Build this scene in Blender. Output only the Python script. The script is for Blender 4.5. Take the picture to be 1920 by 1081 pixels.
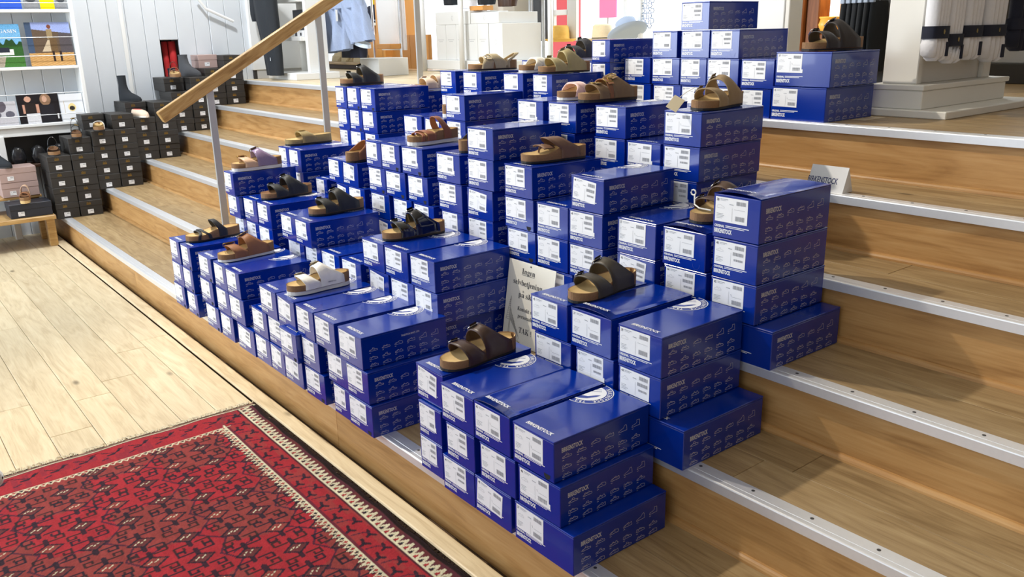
import bpy, bmesh, math, random
import numpy as np
from mathutils import Vector, Matrix
random.seed(7); rng = np.random.default_rng(7)
SC = bpy.context.scene
for o in list(bpy.data.objects): bpy.data.objects.remove(o)
COL = SC.collection
R = math.radians

# ------------------------------------------------------------------ camera, world, lights, exposure
YAW, PITCH, ROLL = -0.9046, -0.2947, -0.0223
_f = Vector((math.sin(YAW)*math.cos(PITCH), math.cos(YAW)*math.cos(PITCH), math.sin(PITCH)))
_r = Vector((math.cos(YAW), -math.sin(YAW), 0)); _u = _r.cross(_f)
_r2 = _r*math.cos(ROLL) + _u*math.sin(ROLL); _u2 = -_r*math.sin(ROLL) + _u*math.cos(ROLL)
cam_d = bpy.data.cameras.new('camera'); cam = bpy.data.objects.new('camera', cam_d); COL.objects.link(cam)
cam.matrix_world = Matrix(((_r2.x, _u2.x, -_f.x, 0), (_r2.y, _u2.y, -_f.y, -1.1917), (_r2.z, _u2.z, -_f.z, 1.4207), (0, 0, 0, 1)))
cam_d.sensor_width = 36; cam_d.lens = 1580.03/1920*36; cam_d.clip_start = .05
SC.camera = cam
SC.view_settings.view_transform = 'Standard'; SC.view_settings.look = 'None'
SC.view_settings.exposure = 0.0; SC.view_settings.gamma = 1; SC.view_settings.use_curve_mapping = False
W = bpy.data.worlds.new('sky'); SC.world = W; W.use_nodes = True
_bg = W.node_tree.nodes['Background']; _bg.inputs[0].default_value = (.86, .93, 1, 1); _bg.inputs[1].default_value = 1.15

def lamp(name, kind, loc, energy, color=(1, 1, 1), target=None, **kw):
    d = bpy.data.lights.new(name, kind); d.energy = energy; d.color = color
    for k, v in kw.items(): setattr(d, k, v)
    o = bpy.data.objects.new(name, d); COL.objects.link(o); o.location = loc
    if target is not None:
        o.rotation_euler = (Vector(target)-Vector(loc)).to_track_quat('-Z', 'Y').to_euler()
    return o
lamp('ceiling_spot_light', 'SPOT', (-4.25, -.42, 3.84), 520, (1, .9, .76), (-1.3, .7, .5), spot_size=R(105), spot_blend=.6, shadow_soft_size=.045)
lamp('daylight_window', 'AREA', (-6.3, -3.4, 2.1), 190, (.82, .91, 1), (-4.6, 0, .4), shape='RECTANGLE', size=2.2, size_y=2.4)
lamp('sky_window', 'AREA', (-5.2, 7.0, 3.4), 230, (.88, .94, 1), (-4.6, 1.2, .8), shape='RECTANGLE', size=5, size_y=1.6)
lamp('ceiling_spot_light', 'SPOT', (-6.9, 2.9, 3.9), 60, (.97, .98, 1), (-7.0, 3.3, 1.2), spot_size=R(110), spot_blend=.7, shadow_soft_size=.15)
lamp('ceiling_spot_light', 'SPOT', (-.4, -.2, 3.9), 28, (1, .88, .7), (-.6, 1.0, .5), spot_size=R(90), spot_blend=.8, shadow_soft_size=.12)
lamp('ceiling_spot_light', 'SPOT', (-5.7, .5, 3.9), 380, (.95, .97, 1), (-6.3, 1.8, 1.2), spot_size=R(120), spot_blend=.7, shadow_soft_size=.15)  # spot raised in place of the daylight that brightens the left steps

D = .3193; HS = .18          # tread depth, riser height

# ------------------------------------------------------------------ helpers
def link(o, parent=None):
    COL.objects.link(o)
    if parent is not None: o.parent = parent
    return o
def mesh(name, V, F, m=None, smooth=False):
    me = bpy.data.meshes.new(name); me.from_pydata([tuple(v) for v in V], [], [tuple(f) for f in F]); me.update()
    for x in (m if isinstance(m, (list, tuple)) else [m]):
        if x is not None: me.materials.append(x)
    if smooth: me.polygons.foreach_set('use_smooth', [True]*len(me.polygons))
    return me
def add(name, me, parent=None, loc=(0, 0, 0), rot=(0, 0, 0)):
    o = bpy.data.objects.new(name, me); link(o, parent); o.location = loc; o.rotation_euler = rot; return o
def empty(name, loc=(0, 0, 0), rz=0, parent=None):
    o = bpy.data.objects.new(name, None); link(o, parent); o.location = loc; o.rotation_euler = (0, 0, rz); o.empty_display_size = .05; return o
def tag(o, label=None, cat=None, group=None, kind=None):
    if label: o['label'] = label
    if cat: o['category'] = cat
    if group: o['group'] = group
    if kind: o['kind'] = kind
    return o
class MB:
    def __init__(s): s.V = []; s.F = []
    def geo(s, V, F):
        n = len(s.V); s.V += [tuple(v) for v in V]; s.F += [tuple(i+n for i in f) for f in F]; return s
    def box(s, x0, x1, y0, y1, z0, z1):
        return s.geo([(x0,y0,z0),(x1,y0,z0),(x1,y1,z0),(x0,y1,z0),(x0,y0,z1),(x1,y0,z1),(x1,y1,z1),(x0,y1,z1)],
                     [(0,3,2,1),(4,5,6,7),(0,1,5,4),(1,2,6,5),(2,3,7,6),(3,0,4,7)])
    def bbox(s, x0, x1, y0, y1, z0, z1, b=.003, seg=1):
        bm = bmesh.new(); bmesh.ops.create_cube(bm, size=1)
        for v in bm.verts: v.co = Vector(((x0+x1)/2+v.co.x*(x1-x0), (y0+y1)/2+v.co.y*(y1-y0), (z0+z1)/2+v.co.z*(z1-z0)))
        bmesh.ops.bevel(bm, geom=list(bm.edges), offset=b, segments=seg, affect='EDGES', profile=.5)
        bm.verts.index_update()
        s.geo([v.co[:] for v in bm.verts], [[v.index for v in f.verts] for f in bm.faces]); bm.free(); return s
    def tube(s, pts, r, n=8, cap=True):
        pts = [Vector(p) for p in pts]; rs = r if isinstance(r, (list, tuple)) else [r]*len(pts); V = []; F = []
        for i, p in enumerate(pts):
            d = (pts[min(i+1, len(pts)-1)]-pts[max(i-1, 0)]).normalized()
            a = d.cross(Vector((0, 0, 1)) if abs(d.z) < .9 else Vector((1, 0, 0))).normalized(); b = d.cross(a)
            for j in range(n):
                t = 2*math.pi*j/n; V.append(p+(a*math.cos(t)+b*math.sin(t))*rs[i])
        for i in range(len(pts)-1):
            for j in range(n): F.append((i*n+j, i*n+(j+1) % n, (i+1)*n+(j+1) % n, (i+1)*n+j))
        if cap: F.append(tuple(range(n))[::-1]); F.append(tuple(range((len(pts)-1)*n, len(pts)*n)))
        return s.geo(V, F)
    def lathe(s, prof, n=20, c=(0, 0, 0), sy=1):
        V = []; F = []
        for r, z in prof:
            for j in range(n):
                t = 2*math.pi*j/n; V.append((c[0]+r*math.cos(t), c[1]+r*math.sin(t)*sy, c[2]+z))
        for i in range(len(prof)-1):
            for j in range(n): F.append((i*n+j, i*n+(j+1) % n, (i+1)*n+(j+1) % n, (i+1)*n+j))
        F.append(tuple(range(n))[::-1]); F.append(tuple(range((len(prof)-1)*n, len(prof)*n)))
        return s.geo(V, F)
    def grid(s, P):
        nu = len(P); nv = len(P[0]); n = len(s.V)
        s.V += [tuple(p) for r in P for p in r]
        s.F += [(n+i*nv+j, n+(i+1)*nv+j, n+(i+1)*nv+j+1, n+i*nv+j+1) for i in range(nu-1) for j in range(nv-1)]
        return s
    def build(s, name, m, parent=None, loc=(0, 0, 0), rot=(0, 0, 0), smooth=False):
        return add(name, mesh(name, s.V, s.F, m, smooth), parent, loc, rot)
def bxo(name, m, x0, x1, y0, y1, z0, z1, parent=None, b=.003):
    """one bevelled box as an object whose origin is the centre of its base"""
    cx, cy = (x0+x1)/2, (y0+y1)/2
    return MB().bbox(x0-cx, x1-cx, y0-cy, y1-cy, 0, z1-z0, min(b, (x1-x0)/3, (y1-y0)/3, (z1-z0)/3)).build(name, m, parent, (cx, cy, z0))

# ------------------------------------------------------------------ materials
def mat(name, color, rough=.5, metal=0., spec=.5, var=0., scale=20., bump=0., coat=0., emit=None, emits=1., sheen=0., trans=0., alpha=1.):
    m = bpy.data.materials.new(name); m.use_nodes = True; nt = m.node_tree; p = nt.nodes['Principled BSDF']
    p.inputs['Base Color'].default_value = (*color, 1); p.inputs['Roughness'].default_value = rough
    p.inputs['Metallic'].default_value = metal; p.inputs['Specular IOR Level'].default_value = spec
    p.inputs['Coat Weight'].default_value = coat; p.inputs['Sheen Weight'].default_value = sheen
    p.inputs['Transmission Weight'].default_value = trans; p.inputs['Alpha'].default_value = alpha
    if emit: p.inputs['Emission Color'].default_value = (*emit, 1); p.inputs['Emission Strength'].default_value = emits
    if var or bump:
        tc = nt.nodes.new('ShaderNodeTexCoord'); nz = nt.nodes.new('ShaderNodeTexNoise'); nz.inputs['Scale'].default_value = scale
        nz.inputs['Detail'].default_value = 5; nt.links.new(tc.outputs['Object'], nz.inputs['Vector'])
        if var:
            mx = nt.nodes.new('ShaderNodeMix'); mx.data_type = 'RGBA'
            mx.inputs[6].default_value = (*[c*(1-var) for c in color], 1); mx.inputs[7].default_value = (*[min(1, c*(1+var)) for c in color], 1)
            nt.links.new(nz.outputs['Fac'], mx.inputs[0]); nt.links.new(mx.outputs[2], p.inputs['Base Color'])
        if bump:
            b = nt.nodes.new('ShaderNodeBump'); b.inputs['Strength'].default_value = bump; b.inputs['Distance'].default_value = .01
            nt.links.new(nz.outputs['Fac'], b.inputs['Height']); nt.links.new(b.outputs['Normal'], p.inputs['Normal'])
    return m
def wood(name, c0, c1, c2, axis=0, rough=.45, sc=1., knots=True, rnd=.25, spec=.4):
    """plank wood: stretched grain, soft figure, knots, a tone of its own per board"""
    m = bpy.data.materials.new(name); m.use_nodes = True; nt = m.node_tree; N = nt.nodes; L = nt.links.new; p = N['Principled BSDF']
    tc = N.new('ShaderNodeTexCoord'); oi = N.new('ShaderNodeObjectInfo'); mp = N.new('ShaderNodeMapping')
    vm = N.new('ShaderNodeVectorMath'); vm.operation = 'ADD'; cmb = N.new('ShaderNodeCombineXYZ'); mul = N.new('ShaderNodeMath'); mul.operation = 'MULTIPLY'; mul.inputs[1].default_value = 37
    L(oi.outputs['Random'], mul.inputs[0])
    for i in range(3): L(mul.outputs[0], cmb.inputs[i])
    L(tc.outputs['Object'], vm.inputs[0]); L(cmb.outputs[0], vm.inputs[1]); L(vm.outputs[0], mp.inputs['Vector'])
    s = [24*sc]*3; s[axis] = 3.2*sc; mp.inputs['Scale'].default_value = s
    n1 = N.new('ShaderNodeTexNoise'); n1.inputs['Scale'].default_value = 1; n1.inputs['Detail'].default_value = 7; n1.inputs['Distortion'].default_value = 1.6; L(mp.outputs[0], n1.inputs['Vector'])
    mp2 = N.new('ShaderNodeMapping'); s2 = [210*sc]*3; s2[axis] = 7*sc; mp2.inputs['Scale'].default_value = s2; L(vm.outputs[0], mp2.inputs['Vector'])
    n2 = N.new('ShaderNodeTexNoise'); n2.inputs['Scale'].default_value = 1; n2.inputs['Detail'].default_value = 3; L(mp2.outputs[0], n2.inputs['Vector'])
    ad = N.new('ShaderNodeMath'); ad.operation = 'MULTIPLY_ADD'; L(n2.outputs['Fac'], ad.inputs[0]); ad.inputs[1].default_value = .42; L(n1.outputs['Fac'], ad.inputs[2])
    cr = N.new('ShaderNodeValToRGB'); cr.color_ramp.elements[0].position = .46; cr.color_ramp.elements[0].color = (*c0, 1)
    cr.color_ramp.elements[1].position = 1.0; cr.color_ramp.elements[1].color = (*c2, 1); e = cr.color_ramp.elements.new(.72); e.color = (*c1, 1)
    L(ad.outputs[0], cr.inputs['Fac']); out = cr.outputs['Color']
    if knots:
        mp3 = N.new('ShaderNodeMapping'); s3 = [5*sc]*3; s3[axis] = 2.2*sc; mp3.inputs['Scale'].default_value = s3; L(vm.outputs[0], mp3.inputs['Vector'])
        vo = N.new('ShaderNodeTexVoronoi'); vo.inputs['Scale'].default_value = 1; L(mp3.outputs[0], vo.inputs['Vector'])
        kr = N.new('ShaderNodeValToRGB'); kr.color_ramp.elements[0].position = .025; kr.color_ramp.elements[0].color = (.85, .85, .85, 1); kr.color_ramp.elements[1].position = .085; kr.color_ramp.elements[1].color = (0, 0, 0, 1)
        L(vo.outputs['Distance'], kr.inputs['Fac'])
        kx = N.new('ShaderNodeMix'); kx.data_type = 'RGBA'; L(kr.outputs['Color'], kx.inputs[0]); L(out, kx.inputs[6]); kx.inputs[7].default_value = (*[c*.32 for c in c0], 1); out = kx.outputs[2]
    mr = N.new('ShaderNodeMapRange'); mr.inputs['To Min'].default_value = 1-rnd; mr.inputs['To Max'].default_value = 1+rnd*.5; L(oi.outputs['Random'], mr.inputs['Value'])
    hs = N.new('ShaderNodeHueSaturation'); L(out, hs.inputs['Color']); L(mr.outputs[0], hs.inputs['Value']); L(hs.outputs[0], p.inputs['Base Color'])
    b = N.new('ShaderNodeBump'); b.inputs['Strength'].default_value = .08; b.inputs['Distance'].default_value = .004; L(n2.outputs['Fac'], b.inputs['Height']); L(b.outputs['Normal'], p.inputs['Normal'])
    p.inputs['Roughness'].default_value = rough; p.inputs['Specular IOR Level'].default_value = spec
    return m
def vcol(name, rough=.5, spec=.4, bump=0., coat=0.):
    m = bpy.data.materials.new(name); m.use_nodes = True; nt = m.node_tree; p = nt.nodes['Principled BSDF']
    a = nt.nodes.new('ShaderNodeAttribute'); a.attribute_name = 'print'; nt.links.new(a.outputs['Color'], p.inputs['Base Color'])
    p.inputs['Roughness'].default_value = rough; p.inputs['Specular IOR Level'].default_value = spec; p.inputs['Coat Weight'].default_value = coat
    if bump:
        tc = nt.nodes.new('ShaderNodeTexCoord'); nz = nt.nodes.new('ShaderNodeTexNoise'); nz.inputs['Scale'].default_value = 700; nt.links.new(tc.outputs['Object'], nz.inputs['Vector'])
        b = nt.nodes.new('ShaderNodeBump'); b.inputs['Strength'].default_value = bump; b.inputs['Distance'].default_value = .004
        nt.links.new(nz.outputs['Fac'], b.inputs['Height']); nt.links.new(b.outputs['Normal'], p.inputs['Normal'])
    return m
def s2l(*c):
    """sRGB 0-255 to linear"""
    return tuple((x/255/12.92 if x/255 <= .04045 else ((x/255+.055)/1.055)**2.4) for x in c)

M = dict(
 floor=wood('pale_oak_floor', s2l(186,166,132), s2l(207,189,155), s2l(218,203,171), 0, .4, 1, True, .1),
 tread=wood('worn_oak_tread', s2l(132,108,74), s2l(160,135,97), s2l(180,157,118), 0, .42, 1, True, .1),
 riser=wood('honey_oak_riser', s2l(156,114,66), s2l(182,139,86), s2l(196,156,104), 0, .42, .8, True, .1),
 rail=wood('handrail_oak', s2l(150,112,62), s2l(186,148,92), s2l(206,172,118), 1, .35, 1.2, False, .05),
 nosing=mat('brushed_aluminium', (.84,.85,.87), .4, .7, var=.04, scale=60),
 steel=mat('satin_steel', (.5,.51,.51), .45, .45), chrome=mat('chrome', (.8,.8,.82), .12, 1.),
 screw=mat('screw_head', (.12,.12,.12), .4, 1.),
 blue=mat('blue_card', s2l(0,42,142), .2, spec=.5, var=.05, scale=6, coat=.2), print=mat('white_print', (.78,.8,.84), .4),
 print2=mat('side_print', (.52,.54,.6), .45), sticker=mat('white_sticker', (.83,.84,.86), .45), ink=mat('black_ink', (.06,.06,.07), .6), ink2=mat('grey_ink', (.32,.33,.36), .6),
 hole=mat('dark_hole', (.008,.008,.012), .9), white=mat('white_paint', (.78,.79,.78), .5, var=.03, scale=5), warmwhite=mat('cream_paint', (.74,.72,.66), .5, var=.03, scale=5),
 wall=mat('white_painted_board', (.64,.68,.72), .55, var=.06, scale=4, bump=.05), grey=mat('grey_paint', (.5,.5,.49), .5), sole=mat('black_rubber', (.018,.017,.017), .65, bump=.1, scale=90),
 whitesole=mat('white_rubber', (.78,.77,.72), .55), cork=mat('cork', s2l(134,100,66), .75, var=.28, scale=230, bump=.12), insole=mat('tan_suede_footbed', s2l(206,176,122), .8, var=.1, scale=60),
 darkinsole=mat('brown_suede_footbed', s2l(120,84,54), .8, var=.12, scale=60), buckle=mat('gold_buckle', (.72,.6,.42), .22, 1.), silver=mat('silver_buckle', (.75,.75,.74), .2, 1.),
 carton=mat('black_carton', s2l(46,44,42), .55, var=.06, scale=30), cartonblue=mat('navy_carton', s2l(38,42,52), .45), pinkcarton=mat('dusty_pink_carton', s2l(176,152,146), .6, var=.04),
 gold=mat('gold_foil', s2l(150,124,60), .35, .7), blackcloth=mat('black_cloth', s2l(27,32,38), .85, var=.2, scale=30, bump=.1), navycloth=mat('navy_cloth', s2l(26,30,48), .85, var=.15, scale=30),
 bluecloth=mat('pale_blue_cloth', s2l(142,156,184), .85, var=.12, scale=120, bump=.1), whitecloth=mat('white_knit', s2l(226,226,230), .9, var=.06, scale=60, bump=.2), redcloth=mat('red_cloth', s2l(196,42,44), .8, var=.12, scale=40, bump=.1),
 orange=mat('honey_plywood', s2l(214,152,78), .45, var=.1, scale=3), darkwood=mat('dark_wood', s2l(70,44,28), .5, var=.1), copper=wood('cedar_wood', s2l(112,64,30), s2l(140,84,42), s2l(158,100,56), 2, .45, 1, False, .05),
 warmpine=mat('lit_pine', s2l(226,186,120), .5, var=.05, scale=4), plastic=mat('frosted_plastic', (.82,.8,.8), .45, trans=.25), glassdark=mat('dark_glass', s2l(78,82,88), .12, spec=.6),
)

# ------------------------------------------------------------------ the setting: floor, stairs, landing, walls
floor = MB().box(-9, 2.6, -4.2, .3, -.05, -.021).build('floor', mat('floor_gap', s2l(84,62,40), .8)); tag(floor, 'pale oak plank floor in front of the stairs', kind='structure')
y = -.078
while y > -3.1:
    w = random.uniform(.136, .15); x = -8.6+random.uniform(0, 1.2)
    while x < 1.6:
        l = random.uniform(1.5, 2.5)
        bxo('plank', M['floor'], x+.0008, min(x+l, 1.8)-.0008, y-w+.0009, y-.0009, -.021, random.uniform(-.0008, .0008), floor, .0016); x += l
    y -= w
ms = MB()
ms.bbox(-7.7, 2.3, -.0745, -.012, 0, .013, .006, 2)
trim = ms.build('trim_1', M['floor'], None, (0, 0, -.02)); tag(trim, 'oak threshold strip along the foot of the stairs', kind='structure')
trim.location.z = -.0

stairs = empty('staircase', (0, 0, 0)); tag(stairs, 'wide honey oak staircase of six steps with aluminium nosings', 'staircase', kind='structure')
XL, XR = -7.6, 2.3
for k in range(1, 7):
    y0 = (k-1)*D; z = k*HS
    cuts = [XL]+[XL+d+random.uniform(-.25, .25) for d in (2.5, 5.0, 7.6)]+[XR]
    for a, b in zip(cuts, cuts[1:]):
        bxo('riser_board', M['riser'], a+.0005, b-.0005, y0+.02, y0+.042, z-HS+(0 if k > 1 else -.02), z-.0225, stairs, .001)
    ms = MB()                                                 # nosing: ribbed top plate and a turned-down lip
    pr = [(.052,-.0005),(.052,.0018),(.018,.0018),(.0175,.0008),(.0165,.0008),(.016,.0018),(.004,.0018),(.001,.0008),(0,-.002),(0,-.026),(.003,-.027),(.003,-.0005)]
    V = [(x, p[0], p[1]) for x in (XL, XR) for p in pr]; n = len(pr)
    ms.geo(V, [(i, (i+1) % n, n+(i+1) % n, n+i) for i in range(n)]+[tuple(range(n))[::-1], tuple(range(n, 2*n))])
    no = ms.build('nosing', M['nosing'], stairs, (0, y0, z)); no['label'] = 'brushed aluminium stair nosing'
    sx = -2.1+.05*k
    sm = MB().lathe([(.0001, 0), (.0045, 0), (.0045, .0008), (.002, .0012)], 10)
    sme = mesh('screw', sm.V, sm.F, M['screw'])
    while sx < .6:
        add('screw', sme, no, (sx, .035, .0016)); sx += .158
    if k < 6:
        for r in range(2):
            ya = y0+.0525 if r == 0 else y0+.185; yb = y0+.1842 if r == 0 else y0+D+.0195
            cuts = [XL]+[XL+d+random.uniform(-.5, .5) for d in (2.2, 4.5, 6.9, 8.6)]+[XR]
            for a, b in zip(cuts, cuts[1:]):
                bxo('tread_board', M['tread'], a+.0006, b-.0006, ya, yb, z-.022, z-.0003, stairs, .0012)
        cv = MB(); q = [(0, 0), (-.016, 0)]+[(-.016*math.cos(t*math.pi/8), .016*math.sin(t*math.pi/8)) for t in range(1, 4)]+[(0, .016)]
        V = [(x, p[0], p[1]) for x in (XL, XR) for p in q]; n = len(q)
        cv.geo(V, [(i, (i+1) % n, n+(i+1) % n, n+i) for i in range(n)]).build('cove_moulding', M['riser'], stairs, (0, y0+D+.0198, z))
    # solid core that carries each step
    MB().box(XL, XR, y0+.043, 5*D+.05, z-HS-.02, z-.0235).build('step_core', M['darkwood'], stairs)
land = MB().box(-10, 2.6, 5*D+.05, 6.6, .9, 1.058).build('floor', M['darkwood']); tag(land, 'oak plank shop floor at the top of the stairs', kind='structure')
y = 5*D+.0525
while y < 6.4:
    w = random.uniform(.15, .17); x = -9.8+random.uniform(0, 1)
    while x < 2.4:
        l = random.uniform(2, 3); bxo('plank', M['tread'] if x > -4.6 else M['floor'], x+.001, min(x+l, 2.5)-.001, y+.0008, y+w-.0008, 1.058, 1.0797, land, .0016); x += l
    y += w

# left wall of painted vertical boards, with an opening full of rolled cloth
wl = MB().box(-7.62, -7.58, -3, 2.0, -.05, 3.6).build('wall_left', M['grey']); tag(wl, 'white painted board wall behind the dark shoe boxes', kind='structure')
edges = [-1.2+i*.1315 for i in range(17)]
edges = [e for e in edges if e < .95]+[1.012, 1.160, 1.30, 1.43, 1.57, 1.71, 1.85]
for i, (a, b) in enumerate(zip(edges, edges[1:])):
    dx = random.uniform(0, .003)
    if abs(a-1.012) < .001:
        bxo('board', M['wall'], -7.375, -7.35+dx, a+.001, b-.001, 1.422, 3.5, wl, .004); bxo('board', M['wall'], -7.375, -7.35+dx, a+.001, b-.001, -.02, .93, wl, .004)
    else: bxo('board', M['wall'], -7.375, -7.35+dx, a+.001, b-.001, -.02, 3.5, wl, .004)
bxo('cover_strip', M['white'], -7.35, -7.335, .725, .755, .3, 3.5, wl, .004)
pp = MB().tube([(-7.3, 1.335, 1.75), (-7.3, 1.40, 1.66), (-7.3, 1.62, 1.56)], .012).build('cable_conduit', M['white'], wl)
rc = bxo('recess', M['carton'], -7.575, -7.56, 1.0, 1.17, .98, 1.43, wl)
for i, (yy, m, r, lab, nm) in enumerate(((1.128, 'redcloth', .03, 'red cloth roll in the wall opening, right one', 'cloth_roll'), (1.076, 'redcloth', .024, 'red cloth roll in the wall opening, left one', 'cloth_roll'), (1.034, 'whitecloth', .012, 'thin white cloth roll at the left of the wall opening', 'cloth_roll'))):
    q = MB().tube([(0, 0, z) for z in (0, .15, .3, .46)], [r*.9, r, r*.97, r], 14).build(nm, M[m], None, (-7.44-.02*i, yy, .9501), smooth=True); tag(q, lab, 'cloth roll')
rl_ = bxo('opening_ledge', M['carton'], -7.56, -7.36, 1.0, 1.17, .93, .95, wl)
nbx = bxo('navy_bolt', M['navycloth'], -7.365, -7.33, 1.045, 1.10, .9, 1.2); tag(nbx, 'dark navy cloth bolt standing in front of the red rolls', 'cloth roll')
# far wall with shop windows onto the bright street
wb = empty('wall_back', (0, 4.5, 1.08)); tag(wb, 'white far wall with shop windows onto the bright street', kind='structure')
bxo('panel', M['white'], -7.25, -2.4, 4.5, 4.6, -.02, .19, wb)          # apron under the sill
for x0, x1 in ((-9.6, -8.9), (-7.32, -6.93), (-3.4, -2.2)): bxo('panel', M['white'], x0, x1, 4.46, 4.62, 0, 2.4, wb)
bxo('lintel', M['white'], -7.3, -2.3, 4.5, 4.6, 1.75, 2.4, wb)
sill = bxo('window_sill', M['warmwhite'], -7.2, -3.3, 4.4, 4.58, .2, .245, wb, .006)
for i, (x0, x1) in enumerate(((-6.18, -5.86), (-5.25, -5.03), (-4.3, -4.1))):
    po = bxo('window_post', M['white'], x0, x1, 4.44, 4.58, .245, 1.75, wb, .01)
w1 = empty('window_1', (-6.5, 4.53, 1.33)); tag(w1, 'window with a dark blind beside a red and white view', kind='structure')
bxo('frame', M['white'], -.035, .0, -.02, .02, 0, 1.2, w1); bxo('frame', M['white'], .19, .32, -.02, .02, 0, 1.2, w1); bxo('glazing_bar', M['white'], 0, .2, -.02, .02, .24, .29, w1)
bxo('blind', M['glassdark'], -.38, -.035, -.01, .0, 0, 1.2, w1); bxo('blind_edge', M['steel'], -.325, -.315, -.02, -.011, 0, 1.2, w1)
w2 = empty('window_2', (-5.55, 4.53, 1.33)); tag(w2, 'bright window behind the straw hats', kind='structure')
bxo('frame', M['white'], -.02, .0, -.02, .02, 0, 1.2, w2); bxo('frame', M['white'], .17, .2, -.02, .02, 0, 1.2, w2)
pat = MB()
for i in range(7):
    for j in range(3):
        cx = .04+j*.055+(i % 2)*.027; cz = .1+i*.042
        a = [(cx+.022*math.cos(t*math.pi/3), 0, cz+.022*math.sin(t*math.pi/3)) for t in range(7)]
        pat.tube(a, .0035, 5, False)
o = pat.build('honeycomb_lattice', mat('pale_blue_metal', s2l(96,128,160), .4), w2, (.14, .0, .02)); o['kind'] = 'stuff'
# the street outside, its daylight put in as emission
sunlit = mat('emissive_render', (.9, .92, .95), .8, emit=(.9, .95, 1), emits=1.15)
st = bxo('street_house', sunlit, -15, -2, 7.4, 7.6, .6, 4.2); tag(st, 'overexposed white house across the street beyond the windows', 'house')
rd = mat('red_door_glow', s2l(222,92,96), .6, emit=s2l(226,96,100), emits=.3); pk = mat('glowing_pink_poster', s2l(238,110,150), .6, emit=s2l(240,120,160), emits=.75)  # emission adds outdoor brightness to the red and pink
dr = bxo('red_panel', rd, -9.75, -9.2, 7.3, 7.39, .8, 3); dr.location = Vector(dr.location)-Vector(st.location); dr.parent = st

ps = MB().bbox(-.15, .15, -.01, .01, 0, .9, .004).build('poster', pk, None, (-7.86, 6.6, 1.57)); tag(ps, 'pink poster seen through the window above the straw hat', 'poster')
pst = MB().box(-.008, .008, -.008, .008, -.6, .02).build('post', M['grey'], ps)

# ceiling and right wall, both unseen, added to block sky light and darken box sides
ce = MB().box(-10, 2.7, -4.2, 6.6, 4.25, 4.35).build('ceiling', M['warmwhite']); tag(ce, 'white ceiling over the shop floor', kind='structure')
wr = MB().box(2.6, 2.7, -4.2, 6.6, -.05, 4.25).build('wall_right', mat('taupe_wall', s2l(120, 100, 80), .8)); tag(wr, 'unseen taupe wall added right of the stairs to block light', kind='structure')
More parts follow.
